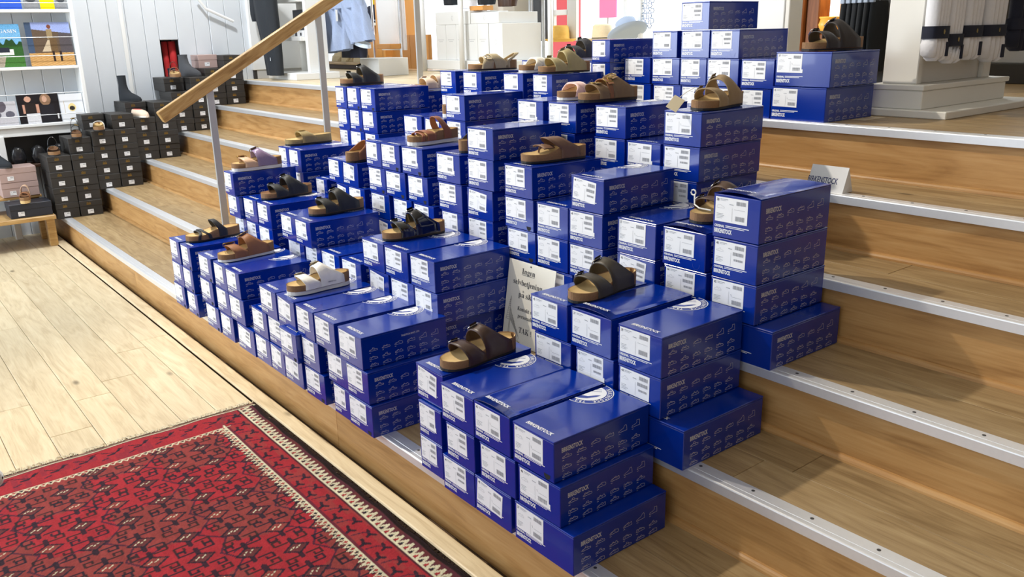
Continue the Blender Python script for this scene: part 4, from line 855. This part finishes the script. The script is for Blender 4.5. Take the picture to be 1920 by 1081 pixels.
def f_garden(A, B):
    c = paint(A, C(118, 176, 218)); c[B > .8] = C(104, 168, 214); c[(B < .6+.05*np.sin(A*19)+.03*np.sin(A*47+1))] = C(40, 74, 40); c[B < .5] = C(52, 96, 46)
    c[(B > .28) & (B < .42) & (A > .1) & (A < .8)] = C(226, 226, 222); c[(B > .34) & (B < .46) & (A > .2) & (A < .72)] = C(44, 48, 60); c[B < .26] = C(166, 156, 138); c[(B < .26) & (A > .55+.3*B)] = C(70, 120, 56); return c*(.72+.5*rng.random(A.shape+(1,)))
def f_pair(A, B):
    c = paint(A, C(28, 26, 30)); c[ell(A, B, .26, .84, .08, .1)] = C(206, 160, 138); c[(np.abs(A-.3) < .13) & (B > .36) & (B < .72)] = C(40, 34, 34); c[((np.abs(A-.14) < .03) | (np.abs(A-.47) < .035)) & (B > .36) & (B < .66)] = C(200, 150, 128)
    c[(np.abs(A-.34) < .16) & (B < .34)] = C(216, 216, 220); c[ell(A, B, .68, .8, .13, .2)] = C(150, 118, 92); c[ell(A, B, .66, .82, .06, .11)] = C(206, 164, 140); c[(np.abs(A-.7) < .16) & (B < .62)] = C(34, 34, 40); c[(np.abs(A-.93) < .02) & (B > .12) & (B < .3)] = C(220, 220, 220); return c*(.9+.2*rng.random(A.shape+(1,)))
def f_white(A, B):
    c = paint(A, C(230, 232, 236)); c[ell(A, B, .5, .5, .17, .15)] = C(236, 214, 150); c[ell(A, B, .5, .47, .12, .08)] = C(52, 46, 44); c[(np.abs(A-.17) < .008) & (B > .25) & (B < .75)] = C(180, 160, 120); return c
def f_legs(A, B):
    c = paint(A, C(196, 194, 200)); c[ell(A, B, .45, .8, .2, .25)] = C(96, 90, 100); c[ell(A, B, .3, .45, .14, .14) | ell(A, B, .75, .45, .16, .14)] = C(98, 96, 108); return c*(.9+.2*rng.random(A.shape+(1,)))
def f_blue(A, B):
    c = paint(A, C(54, 96, 206)); c[B > .4] = C(220, 226, 240); c[ell(A, B, .4, .7, .3, .2)] = C(60, 70, 120); c[(B < .3) & (((B*40) % 1) < .4) & (A < .45)] = C(200, 214, 245); return c
def f_yellow(A, B): c = paint(A, C(244, 214, 20)); c[(B < .5) & (B > .46)] = C(200, 170, 10); c[(B > .62)] = C(248, 224, 60); return c
def f_grey(A, B): c = paint(A, C(140, 142, 146)); c[ell(A, B, .5, .45, .45, .22)] = C(70, 74, 80); c[B > .75] = C(196, 198, 200); return c*(.8+.4*rng.random(A.shape+(1,)))
mg = cover('magazine', 'garden magazine with a white house on its cover', -.31, .0, 1.257, .3, f_garden)
p = Print((.0052, 0, 0), (0, 1, 0), (0, 0, 1)); p.text(serif('MAGASIN'), .115, .24, .024, .175, 0); p.build('cover_title', M['print'], mg)
cover('magazine', 'open magazine with a walker in a desert landscape', .035, .335, 1.257, .31, f_desert)
cover('magazine', 'small card of grey legs beside the dark couple magazine', -.3, -.115, .847, .17, f_legs)
cover('magazine', 'dark magazine with a woman and a bearded person', -.105, .175, .847, .21, f_pair); cover('magazine', 'white booklet with a small gold and black emblem', .18, .34, .847, .2, f_white)
cover('magazine', 'blue magazine on the top shelf', -.32, .04, 1.657, .22, f_blue); cover('magazine', 'grey car leaflet left of the yellow one', .055, .15, 1.657, .2, f_grey); cover('magazine', 'plain yellow leaflet on the top shelf', .16, .255, 1.657, .21, f_yellow); cover('magazine', 'dark grey car leaflet right of the yellow one', .262, .34, 1.657, .2, f_grey)
bn = empty('bench', (-6.95, -.6, 0)); tag(bn, 'low wooden display bench in the left corner', 'bench')
rel(bxo('bench_top', M['rail'], -7.17, -6.73, -1.5, -.066, .205, .235), bn); rel(bxo('leg', M['rail'], -6.86, -6.79, -.125, -.07, 0, .205), bn); rel(bxo('leg', M['rail'], -6.86, -6.79, -1.3, -1.24, 0, .205), bn); rel(bxo('leg', M['rail'], -7.15, -7.09, -.125, -.07, 0, .205), bn)
rel(bxo('upper_board', M['rail'], -7.17, -6.96, -1.5, -.095, .34, .36), bn); rel(bxo('board_support', M['rail'], -7.16, -7.06, -.2, -.1, .235, .34), bn)
for i, z in enumerate((.3612, .4664)):
    dark_box(-6.95+.004*i, -.225, z, .105, 'dusty pink shoe box, %s on the left bench' % ('lower' if i == 0 else 'upper'), Wd=.24, L=.2, m='pinkcarton', emblem=False)
nb = dark_box(-6.765, -.21, .2362, .1, 'navy shoe box under the wedge sandal on the bench', Wd=.27, L=.19, m='cartonblue', emblem=False)
wd = sandal('sandal', 'brown and gold wedge sandal on the navy box', (-6.838, -.22, .3375), R(-75), [dict(n='front_strap', f=(.16, .16, .16), b=(.36, .34, .36), h=.075, m='tan_brown_leather'), dict(n='instep_strap', f=(.5, .5, .5), b=(.82, .8, .82), h=.115)], 'rose_gold_leather', L=.19, platform=.012, bed='darkinsole', sole='insole')
for i, (yy, zz, s) in enumerate(((-.02, .615, .065), (-.16, .615, .065), (.12, .615, .065))):
    m = MB().lathe([(.01, -.06), (.09, -.055), (.11, -.01), (.09, .05), (.03, .07)], 14); V = [(x*(1+.16*math.sin(9*y*30+x*40)), y*(1+.2*math.sin(z*70+x*30)), z) for x, y, z in m.V]
    o = add('shoe_bag', mesh('shoe_bag', V, m.F, mat('black_plastic_film', (.02, .02, .022), .18), True), None, (-7.24, yy, zz)); o.scale = (s/.16, s/.13, 1); tag(o, 'crumpled black plastic bag under the magazine rack, %s' % ('middle', 'left', 'right')[i], 'bag')
rel(bxo('dark_backing', M['carton'], -7.345, -7.335, -1.2, .34, .56, .75), rk)  # dark sheet added behind the bags so the space under the rack reads dark
rel(bxo('storage_board', M['darkwood'], -7.345, -7.19, -1.2, .34, .53, .553), rk)

# ------------------------------------------------------------------ top landing: left display
ZL = 1.08
pil = empty('display_pillar', (-7.8, 2.0, ZL)); tag(pil, 'large white boxed pillar with a dark base at the top left', 'pillar')
rel(bxo('body', M['white'], -8.3, -7.31, 1.756, 2.25, ZL+.075, ZL+2.2, None, .004), pil); rel(bxo('base', M['carton'], -8.3, -7.32, 1.762, 1.79, ZL, ZL+.075, None, .002), pil); rel(bxo('base_side', M['grey'], -7.5, -7.318, 1.79, 2.25, ZL, ZL+.075, None, .002), pil)
gd = empty('display_stand', (-6.95, 2.05, ZL)); tag(gd, 'white shop display stand on a flat slab behind the black clothes', 'stand')
rel(bxo('base_slab', M['white'], -7.25, -6.69, 1.86, 2.26, ZL, ZL+.055, None, .004), gd); rel(bxo('back_panel', M['warmwhite'], -7.2, -6.78, 2.15, 2.18, ZL+.055, ZL+1.2), gd)
rel(bxo('upright', M['white'], -6.80, -6.755, 2.02, 2.2, ZL+.055, ZL+1.2), gd); rel(bxo('shelf', M['white'], -7.2, -6.80, 1.98, 2.15, ZL+.31, ZL+.345), gd); rel(bxo('shelf', M['white'], -7.2, -6.80, 1.98, 2.15, ZL+.62, ZL+.65), gd)
sbx = bxo('gift_box', M['cartonblue'], -7.02, -6.83, 2.03, 2.14, ZL+.3958, ZL+.56); tag(sbx, 'navy gift box with small yellow emblems on the stand shelf', 'box')
for dx in (-.05, .06): Print((0, 0, 0), (1, 0, 0), (0, 0, 1)).poly([(-.007, 0), (.006, -.004), (.009, .016), (0, .03), (-.008, .014)]).build('emblem', mat('yellow_ink', s2l(216, 186, 40), .5), sbx, (dx, -.0565, .07))
bk = bxo('photo_strip', M['sticker'], -7.03, -6.82, 2.02, 2.14, ZL+.3458, ZL+.395); tag(bk, 'small grey photo box under the navy gift box', 'box')
Print((0, 0, 0), (1, 0, 0), (0, 0, 1)).rect(-.06, .004, -.015, .044).rect(.04, .006, .07, .03).build('photo_print', M['ink'], bk, (0, -.0606, 0))
def garment(name, label, levels, m, loc, fold=.012, nf=7, seg=48, cat='clothes', rz=0, sides=1.):
    """hanging cloth: rings of (z, x centre, half width, half depth)"""
    r = empty(name, loc, rz); tag(r, label, cat); rows = []
    ph = random.uniform(0, 6)
    for z, cx, hw, hd in levels:
        ring = []
        for i in range(seg+1):
            t = 2*math.pi*i/seg; f = 1+fold/max(hd, .02)*math.sin(nf*t+ph+z*3)*.5
            ring.append((cx+hw*math.copysign(abs(math.cos(t))**.8, math.cos(t)), hd*math.sin(t)*f, z))
        rows.append(ring)
    MB().grid(rows).build('cloth', M[m], r, smooth=True); return r
ou = garment('hanging_outfit', 'black short-sleeved outfit hanging beside the white pillar', [(.04, .06, .115, .05), (.2, .05, .13, .055), (.36, .03, .15, .06), (.5, .0, .165, .065), (.62, -.01, .175, .065), (.9, -.01, .19, .06)], 'blackcloth', (-6.98, 1.785, ZL))
sl = MB(); sl.grid([[(-.165+dx, .01+.045*math.sin(t), z+.018*math.cos(t)) if False else (-.17+cx+w*math.cos(t), .05*math.sin(t), z) for t in np.linspace(0, 2*math.pi, 17)] for z, cx, w, dx in ((.80, .02, .075, 0), (.66, -.03, .065, 0), (.53, -.045, .045, 0), (.475, -.03, .012, 0))]).build('sleeve', M['blackcloth'], ou, smooth=True)
Print((0, 0, 0), (1, 0, 0), (0, 0, 1)).poly([(-.004, 0), (.004, 0), (.005, .024), (-.003, .028)]).build('white_emblem', M['print'], ou, (.125, -.062, .16))
MB().tube([(0, 0, .9), (0, 0, 1.35), (0, .36, 1.35)], .008).build('hanger_arm', M['steel'], ou)
sh = empty('hanging_shorts', (-6.61, 2.31, ZL+.62)); tag(sh, 'pale blue denim shorts hanging from a clip rail', 'shorts')
def sleg(cx, w0, w1, z0, z1, sk, nm='leg'):
    rows = []
    for i in range(9):
        s = i/8; z = z0+(z1-z0)*s; c = cx+sk*s; w = w0+(w1-w0)*s
        rows.append([(c+w*math.copysign(abs(math.cos(t))**.7, math.cos(t)), .06*math.sin(t)*(1+.3*math.sin(6*t+s*5)+.16*math.sin(13*t-s*7)), z+.02*s*math.cos(t)) for t in np.linspace(0, 2*math.pi, 61)])
    return MB().grid(rows).build(nm, M['bluecloth'], sh, smooth=True)
sleg(-.14, .15, .17, 0, -.40, -.0); sleg(.13, .15, .15, .0, -.33, .13)
rows = [[(.03+.27*math.copysign(abs(math.cos(t))**.7, math.cos(t)), .062*math.sin(t), z) for t in np.linspace(0, 2*math.pi, 33)] for z in (-.06, .0, .045)]; MB().grid(rows).build('waistband', M['bluecloth'], sh, smooth=True)
bxo('swing_tag', M['grey'], -.03, .005, -.075, -.072, -.16, -.07, sh); bxo('leather_patch', M['dark_brown_leather'], -.005, .03, -.07, -.066, -.0, .04, sh)
MB().grid([[(.26+.1*math.cos(t), .05*math.sin(t), -.33-.03*s-.02*math.cos(t)) for t in np.linspace(0, 2*math.pi, 17)] for s in (0, 1)]).build('turned_cuff', mat('striped_cuff', s2l(196, 210, 232), .8, var=.3, scale=200), sh, smooth=True)
MB().tube([(0, 0, .045), (0, 0, .6), (-.3, 0, .62)], .007).build('clip_rail', M['steel'], sh)
ds = garment('hanging_shorts', 'dark navy shorts hanging behind the pale blue pair', [(0, -.03, .2, .05), (.04, -.02, .21, .05), (.4, 0, .2, .05), (.65, .0, .2, .04)], 'navycloth', (-6.78, 2.47, ZL+.16), cat='shorts')
MB().tube([(0, 0, .62), (0, 0, 1.1)], .006).build('clip_rail', M['steel'], ds)
bxw = bxo('white_pedestal', M['white'], -6.95, -6.62, 2.6, 2.9, ZL, ZL+.15); tag(bxw, 'low white pedestal box behind the middle handrail post', 'box')
# counter with bags and hats
ct = empty('display_counter', (-8.1, 3.6, ZL)); tag(ct, 'honey plywood display counter in the background', 'counter')
rel(bxo('front_panel', M['orange'], -8.75, -8.06, 3.55, 3.58, ZL+.05, ZL+.44), ct); rel(bxo('end_post', M['orange'], -8.06, -7.9, 3.42, 3.9, ZL, ZL+.9), ct); rel(bxo('counter_top', M['warmwhite'], -8.85, -8.06, 3.45, 3.95, ZL+.44, ZL+.47), ct)
for i in range(2): rel(bxo('door_panel', M['orange'], -7.9+.36*i, -7.545+.36*i, 3.5, 3.53, ZL+.01, ZL+.34), ct)
rel(bxo('plinth', M['darkwood'], -9.0, -8.06, 3.3, 3.5, ZL, ZL+.05), ct); rel(bxo('plinth_top', M['tread'], -9.05, -8.06, 3.2, 3.56, ZL+.05, ZL+.075), ct)
for i, (x, y, r, c) in enumerate(((-8.75, 3.33, .12, 0), (-8.5, 3.3, .1, 1), (-8.25, 3.33, .12, 2), (-8.12, 3.28, .07, 0))):
    V = []; m = MB().lathe([(r, 0), (r*.95, .05), (r*.6, .1), (r*.2, .15), (.005, .17)], 11); V = [(x_*(1+.2*math.sin(z_*60+y_*40)), y_*.6, z_*(1+.2*math.sin(x_*30))) for x_, y_, z_ in m.V]
    o = add('paper_wrap', mesh('paper_wrap', V, m.F, M['sand_nubuck']), None, (x, y, ZL+.0765)); tag(o, 'crumpled brown wrapping paper on the counter plinth, %s' % ('far left', 'middle left', 'middle right', 'far right')[i], 'paper')
def hat(label, loc, m, band, r=.15, rz=0, tilt=(0, 0, 0), crown=.11):
    o = empty('hat', loc); o.rotation_euler = tilt; tag(o, label, 'hat', None)
    pr = [(r*.6, -.001), (r*.85, .0), (r*1.1, .022), (r*1.12, .027), (r*.88, .007), (r*.62, .008), (r*.6, crown*.45), (r*.55, crown*.9), (r*.42, crown), (.004, crown*.86)]
    MB().lathe(pr, 26, (0, 0, 0), .9).build('body', M[m], o, smooth=True); MB().lathe([(r*.625, .008), (r*.63, .03), (r*.615, .034), (r*.6, .008)], 26, (0, 0, 0), .9).build('band', M[band], o, smooth=True); return o
M['straw'] = mat('straw', s2l(226, 206, 168), .8, var=.1, scale=80); M['orangefelt'] = mat('orange_straw', s2l(236, 190, 96), .8, var=.08, scale=80); M['bluefelt'] = mat('pale_blue_felt', s2l(168, 184, 208), .85)
M['yellow'] = mat('yellow_cloth', s2l(240, 206, 30), .7); M['tawny'] = mat('tawny_fur', s2l(120, 72, 38), .95, var=.4, scale=60, bump=.4)
hat('orange straw hat on the sill by the first window', (-6.3, 4.42, ZL+.246), 'orangefelt', 'orangefelt', .15, crown=.15)
hat('natural straw hat with a black band on the window sill', (-5.75, 4.44, ZL+.246), 'straw', 'blackcloth', .165, crown=.15)
hat('pale blue felt hat tipped on its brim on the window sill', (-5.41, 4.42, ZL+.30), 'bluefelt', 'brown_leather', .17, tilt=(R(-10), R(-28), 0), crown=.14)
hat('grey-blue felt cap among the bags on the counter', (-8.165, 3.56, ZL+.473), 'bluefelt', 'bluefelt', .085, crown=.1)
for i, (x, m, rr, lab) in enumerate(((-8.42, 'navycloth', .11, 'dark blue soft bag on the counter'), (-8.65, 'tawny', .1, 'tawny fur bag on the counter'))):
    q = MB().lathe([(rr*.7, 0), (rr, .04), (rr*.95, .1), (rr*.6, .17), (.004, .19)], 16); o = q.build('bag', M[m], None, (x, 3.62-.02*i, ZL+.471), smooth=True); tag(o, lab, 'bag')
o = bxo('yellow_backdrop', M['yellow'], -8.8, -8.15, 3.8, 3.9, ZL+.471, ZL+.9); tag(o, 'bright yellow display cloth at the back of the counter', 'cloth')
o = MB().lathe([(.04, 0), (.055, .03), (.058, .1), (.045, .15), (.004, .17)], 14).build('bag', M['tawny'], None, (-8.28, 3.73, ZL+.472), smooth=True); tag(o, 'small brown fur bag in front of the yellow cloth', 'bag')
gr = garment('garment_bag', 'long frosted white garment bag on the clothes rail', [(.2, .02, .22, .05), (.24, 0, .24, .06), (.6, -.01, .245, .06), (1.0, -.02, .25, .05)], 'plastic', (-7.45, 3.25, ZL), .01, 5, cat='garment bag')
MB().tube([(0, 0, 1.0), (0, 0, 1.3)], .006).build('hanger_hook', M['chrome'], gr)
cr = empty('clothes_rail', (-7.22, 3.2, ZL)); tag(cr, 'chrome clothes rail on castors with a wooden shelf', 'clothes rail')
MB().tube([(0, 0, .1), (0, 0, 1.6)], .013, 10).build('upright', M['chrome'], cr); MB().tube([(0, 0, 1.3), (-.6, .05, 1.3)], .012, 10).build('top_rail', M['chrome'], cr)
bxo('wooden_shelf', M['orange'], -.2, .05, -.15, -.035, .215, .262, cr)
wh = MB().lathe([(.004, -.012), (.036, -.012), (.04, -.006), (.04, .006), (.036, .012), (.004, .012)], 18).build('castor', M['steel'], cr, (0, -.012, .04), (R(90), 0, R(40))); MB().bbox(-.02, .02, -.016, .016, .045, .1, .003).build('castor_fork', M['chrome'], cr, (0, 0, 0))
MB().tube([(-.6, .05, 0), (-.6, .05, 1.3)], .012, 8).build('upright', M['chrome'], cr)
# white table with stacked white boxes
tb = empty('white_table', (-6.5, 3.5, ZL)); tag(tb, 'white tube-legged shelf table holding white boxes', 'table')
for x, y in ((-7.13, 3.4), (-6.47, 3.38), (-5.93, 3.97), (-7.1, 3.97)): rel(MB().tube([(0, 0, 0), (0, 0, .8)], .024, 12).build('leg', M['white'], None, (x, y, ZL), smooth=True), tb)
rel(bxo('lower_shelf', M['white'], -7.16, -5.9, 3.42, 3.95, ZL+.02, ZL+.105), tb)
for i in range(5):
    o = bxo('white_box', M['white'], -7.0+.166*i, -6.838+.166*i, 3.46, 3.85, ZL+.106, ZL+.42); tag(o, 'upright white box on the shelf table, %s from left' % NTH[i], 'box', 'white boxes on the shelf table')
    Print((0, 0, 0), (1, 0, 0), (0, 0, 1)).rect(-.05, .18, .05, .182).rect(-.03, .165, .03, .167).build('faint_print', M['ink2'], o, (0, -.1956, 0))
for x0, x1, z0, z1, lab in ((-7.0, -6.44, .421, .535, 'long white box lying on the upright boxes'), (-6.43, -6.02, .421, .515, 'shorter white box lying beside the long one'), (-6.165, -5.975, .106, .42, 'grey-sided white box at the right end')):
    o = bxo('white_box', M['white'], x0, x1, 3.46, 3.9, ZL+z0, ZL+z1); tag(o, lab, 'box', 'white boxes on the shelf table')
    Print((0, 0, 0), (1, 0, 0), (0, 0, 1)).line([(.012*math.cos(t), .02*math.sin(t)) for t in np.linspace(0, 6.28, 13)], .002).build('round_print', M['ink2'], o, ((x1-x0)*.0, -.2206, (z1-z0)*.5))
for i, (x, z, m, lab) in enumerate(((-6.95, .6, 'blackcloth', 'black fringed garment hanging at the left of the white table'), (-6.68, .56, 'whitecloth', 'white garment hanging above the white boxes'), (-6.4, .585, 'blackcloth', 'black garment hanging above the white boxes'), (-6.1, .56, 'dark_brown_leather', 'dark brown garment hanging right above the white boxes'))):
    g = garment('hanging_garment', lab, [(0, 0, .1, .05), (.06, .01, .11, .06), (.3, 0, .1, .05), (.6, 0, .08, .04)], m, (x, 3.62, ZL+z), .02, 6); MB().tube([(0, 0, .55), (0, 0, .9)], .006).build('hanger_hook', M['chrome'], g)
o = bxo('tan_box', M['orange'], -6.5, -6.3, 3.5, 3.62, ZL+.536, ZL+.575); tag(o, 'flat tan box on top of the white boxes', 'box')
rl = MB().tube([(-7.3, 0, 0), (-5.7, 0, 0)], .012, 8).build('hanging_rail', M['chrome'], tb, (.0, .12, 1.49)); rl.location.x = 6.5
for x, y in ((-6.9, 3.98), (-6.22, 3.98), (-6.05, 3.99)): rel(MB().tube([(0, 0, 0), (0, 0, 1.5)], .016, 8).build('rear_upright', M['steel'], None, (x, y, ZL)), tb)
# cream pillar with moulded corners
cp = empty('moulded_pillar', (-7.05, 4.2, ZL)); tag(cp, 'cream pillar with stepped mouldings left of the window sill', 'pillar')
rel(bxo('shaft', M['warmwhite'], -7.26, -6.86, 4.3, 4.5, ZL, ZL+1.2, None, .012), cp); rel(bxo('base_block', M['warmwhite'], -7.3, -6.82, 4.26, 4.5, ZL+.02, ZL+.24, None, .015), cp)
# right back: wall post, doorway, rack of dark trousers, lit pot
wp = empty('wall_right', (-2.6, 2.55, ZL)); tag(wp, 'white wall end and pale green return behind the high blue stack', kind='structure')
rel(bxo('wall_face', M['white'], -2.78, -2.47, 2.42, 2.5, ZL, ZL+2), wp); rel(bxo('wall_return', M['warmwhite'], -2.469, -2.445, 2.425, 2.53, ZL, ZL+2), wp)
d1 = empty('door_1', (-3.1, 3.6, ZL)); tag(d1, 'reddish wooden door frame at the back right', kind='structure')
rel(bxo('jamb', M['copper'], -3.22, -3.11, 3.55, 3.7, ZL, ZL+2, None, .006), d1); rel(bxo('jamb', M['copper'], -3.105, -3.02, 3.58, 3.7, ZL, ZL+2, None, .006), d1)
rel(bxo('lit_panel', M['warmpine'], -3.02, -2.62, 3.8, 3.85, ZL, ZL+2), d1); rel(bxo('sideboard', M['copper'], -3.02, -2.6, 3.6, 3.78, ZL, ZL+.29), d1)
pt = MB().lathe([(.045, 0), (.072, .03), (.08, .055), (.066, .085), (.078, .094), (.076, .1), (.06, .096), (.004, .09)], 22).build('glazed_pot', mat('amber_glow_glaze', s2l(240, 178, 70), .3, emit=s2l(255, 186, 80), emits=.35), None, (-3.0, 3.66, ZL+.291), smooth=True); tag(pt, 'glowing amber pot on a sideboard behind the glossy sandal', 'pot')  # emission puts the cabinet's warm light into the pot
lamp('cabinet_lamp', 'POINT', (-2.9, 3.6, 1.7), 3, (1, .72, .38), shadow_soft_size=.04)
for i in range(6):
    x = -2.655+.045*i; g = garment('hanging_trousers', 'black trousers on the rack behind the glossy sandal, %s from left' % NTH[i], [(0, 0, .02, .08), (.2, 0, .021, .09), (.345, 0, .02, .08), (.36, 0, .018, .07)], 'blackcloth', (x, 3.3-.02*i, ZL+.10), .01, 5, 20, 'trousers'); g['group'] = 'black trousers on the back rack'
    bxo('hanger_clip', M['bluefelt'], -.012, .012, -.085, -.06, .35, .385, g); MB().tube([(0, 0, .36), (0, 0, .62)], .004, 6).build('hook', M['chrome'], g)
rr_ = empty('trouser_rack', (-2.63, 3.25, ZL)); tag(rr_, 'dark rack backboard holding the black trousers', 'rack'); bxo('backboard', M['carton'], -.07, .34, .2, .23, 0, 1.2, rr_); MB().tube([(-.07, 0, .63), (.34, 0, .63)], .01, 8).build('rail', M['steel'], rr_); bxo('bracket', M['steel'], -.06, -.045, .0, .2, .62, .64, rr_); bxo('bracket', M['steel'], .315, .33, .0, .2, .62, .64, rr_)
tm = MB().lathe([(.003, 0), (.006, .5), (.003, 1.2)], 6).build('mirror_edge', M['darkwood'], d1, (.40, .1, 0))
# gondola with socks
go = empty('sock_display', (-1.66, 2.35, ZL)); tag(go, 'cream shop display unit with a stepped base on the right', 'display unit')
cw = M['warmwhite']
rel(bxo('floor_plinth', cw, -1.80, -1.462, 1.99, 2.83, ZL, ZL+.028, None, .003), go); rel(bxo('base_box', cw, -1.79, -1.575, 2.025, 2.74, ZL+.028, ZL+.098, None, .003), go); rel(bxo('base_lid', cw, -1.795, -1.57, 2.02, 2.76, ZL+.098, ZL+.118, None, .003), go)
rel(bxo('end_panel', cw, -1.763, -1.625, 2.07, 2.105, ZL+.118, ZL+1.6), go); rel(bxo('side_panel', cw, -1.66, -1.64, 2.106, 2.68, ZL+.118, ZL+1.6), go); rel(bxo('corner_strip', cw, -1.64, -1.62, 2.61, 2.68, ZL+.118, ZL+1.6), go)
def socks(label, y, z0, z1, w, m, band_m, ztop=.75):
    r = empty('sock_bundle', (-1.575, y, ZL)); tag(r, label, 'socks', 'sock bundles on the cream display')
    for j, (dy, dz) in enumerate(((-.36, .012), (-.12, 0), (.12, .006), (.36, .0))):
        rows = []
        for z, k in ((z0+dz, .62), (z0+dz+.01, .95), (z0+.06, 1.05), ((z0+z1)/2-.03, 1.0), ((z0+z1)/2, .86), (z1, .9), (ztop, .8)):
            rows.append([(.03*math.cos(t)*k, dy*w*k*1.0+w*.17*math.sin(t)*k*(1+.12*math.sin(3*t)), z) for t in np.linspace(0, 2*math.pi, 15)])
        MB().grid(rows).build('sock', M[m], r, smooth=True)
    zb = (z0+z1)/2+.005
    b = MB(); b.grid([[(.036*math.copysign(abs(math.cos(t))**.6, math.cos(t)), w*.56*math.copysign(abs(math.sin(t))**.8, math.sin(t)), z) for t in np.linspace(0, 2*math.pi, 25)] for z in (zb-.022, zb+.022)]).build('paper_band', M[band_m], r, smooth=True)
    Print((.0375, 0, 0), (0, 1, 0), (0, 0, 1)).poly([(-.006, -.004), (.004, -.007), (.007, .004), (.0, .012), (-.006, .006)]).build('gold_emblem', M['gold'], r, (0, -.01, zb))
    bxo('stripe_patch', M['navycloth'], .012, .0325, .3*w, .44*w, z0+.016, z0+.068, r, .001)
    MB().tube([(-.07, 0, ztop-.02), (.03, 0, ztop-.02)], .004, 6).build('peg', M['chrome'], r); return r
for i, (y, z0, z1, w) in enumerate(((2.07, .205, .40, .112), (2.19, .192, .355, .112), (2.335, .2, .405, .135), (2.53, .185, .42, .17))):
    socks('white sock bundle with navy paper band, %s from left' % NTH[i], y, z0, z1, w, 'whitecloth', 'navycloth')
socks('navy sock bundle at the right edge of the cream display', 2.79, .22, .43, .16, 'navycloth', 'navycloth')
kb = bxo('shadow_kickboard', M['carton'], -2.4, -.4, 4.1, 4.3, ZL, ZL+.11); tag(kb, 'long low dark kickboard standing in for shadow behind the sock display', 'plinth')  # dark base also stands in for the socks' shadow on a pale wall base
kb2 = bxo('backboard', M['grey'], -2.4, -.4, 4.2, 4.25, ZL+.11, ZL+.5); rel(kb2, kb); kb3 = bxo('shadow_board', M['carton'], -2.4, -.4, 4.16, 4.19, ZL+.23, ZL+1.2); rel(kb3, kb)  # upper dark sheet stands for the socks' shadow above the grey strip
# white chair whose arm tip shows at the lower left
arm = empty('chair', (-2.02, -1.33, .009), R(-38.2)); tag(arm, 'white moulded chair, only its rounded arm tip showing at the left edge', 'chair')
# local +y runs toward the camera's right: the arm tip is at y = +.33
sec = [(.0, .003), (.004, .014), (.012, .021), (.03, .027), (.08, .029), (.45, .029)]
m = MB(); m.grid([[(.7*r_*math.cos(t), .335-y_,   .586+r_*math.sin(t)) for t in np.linspace(0, 2*math.pi, 21)] for y_, r_ in sec]); m.build('arm', M['white'], arm, smooth=True)
m = MB(); m.grid([[(.5+.7*r_*math.cos(t), .335-y_,   .586+r_*math.sin(t)) for t in np.linspace(0, 2*math.pi, 21)] for y_, r_ in sec]); m.build('arm', M['white'], arm, smooth=True)
for x in (0, .5):
    for y in (.2, -.2): MB().tube([(x, y, 0), (x, y, .575)], .018, 10).build('leg', M['white'], arm, smooth=True)
bxo('seat', M['white'], 0, .5, -.22, .22, .4, .43, arm, .012); bxo('backrest', M['white'], 0, .5, -.235, -.21, .43, .85, arm, .01)
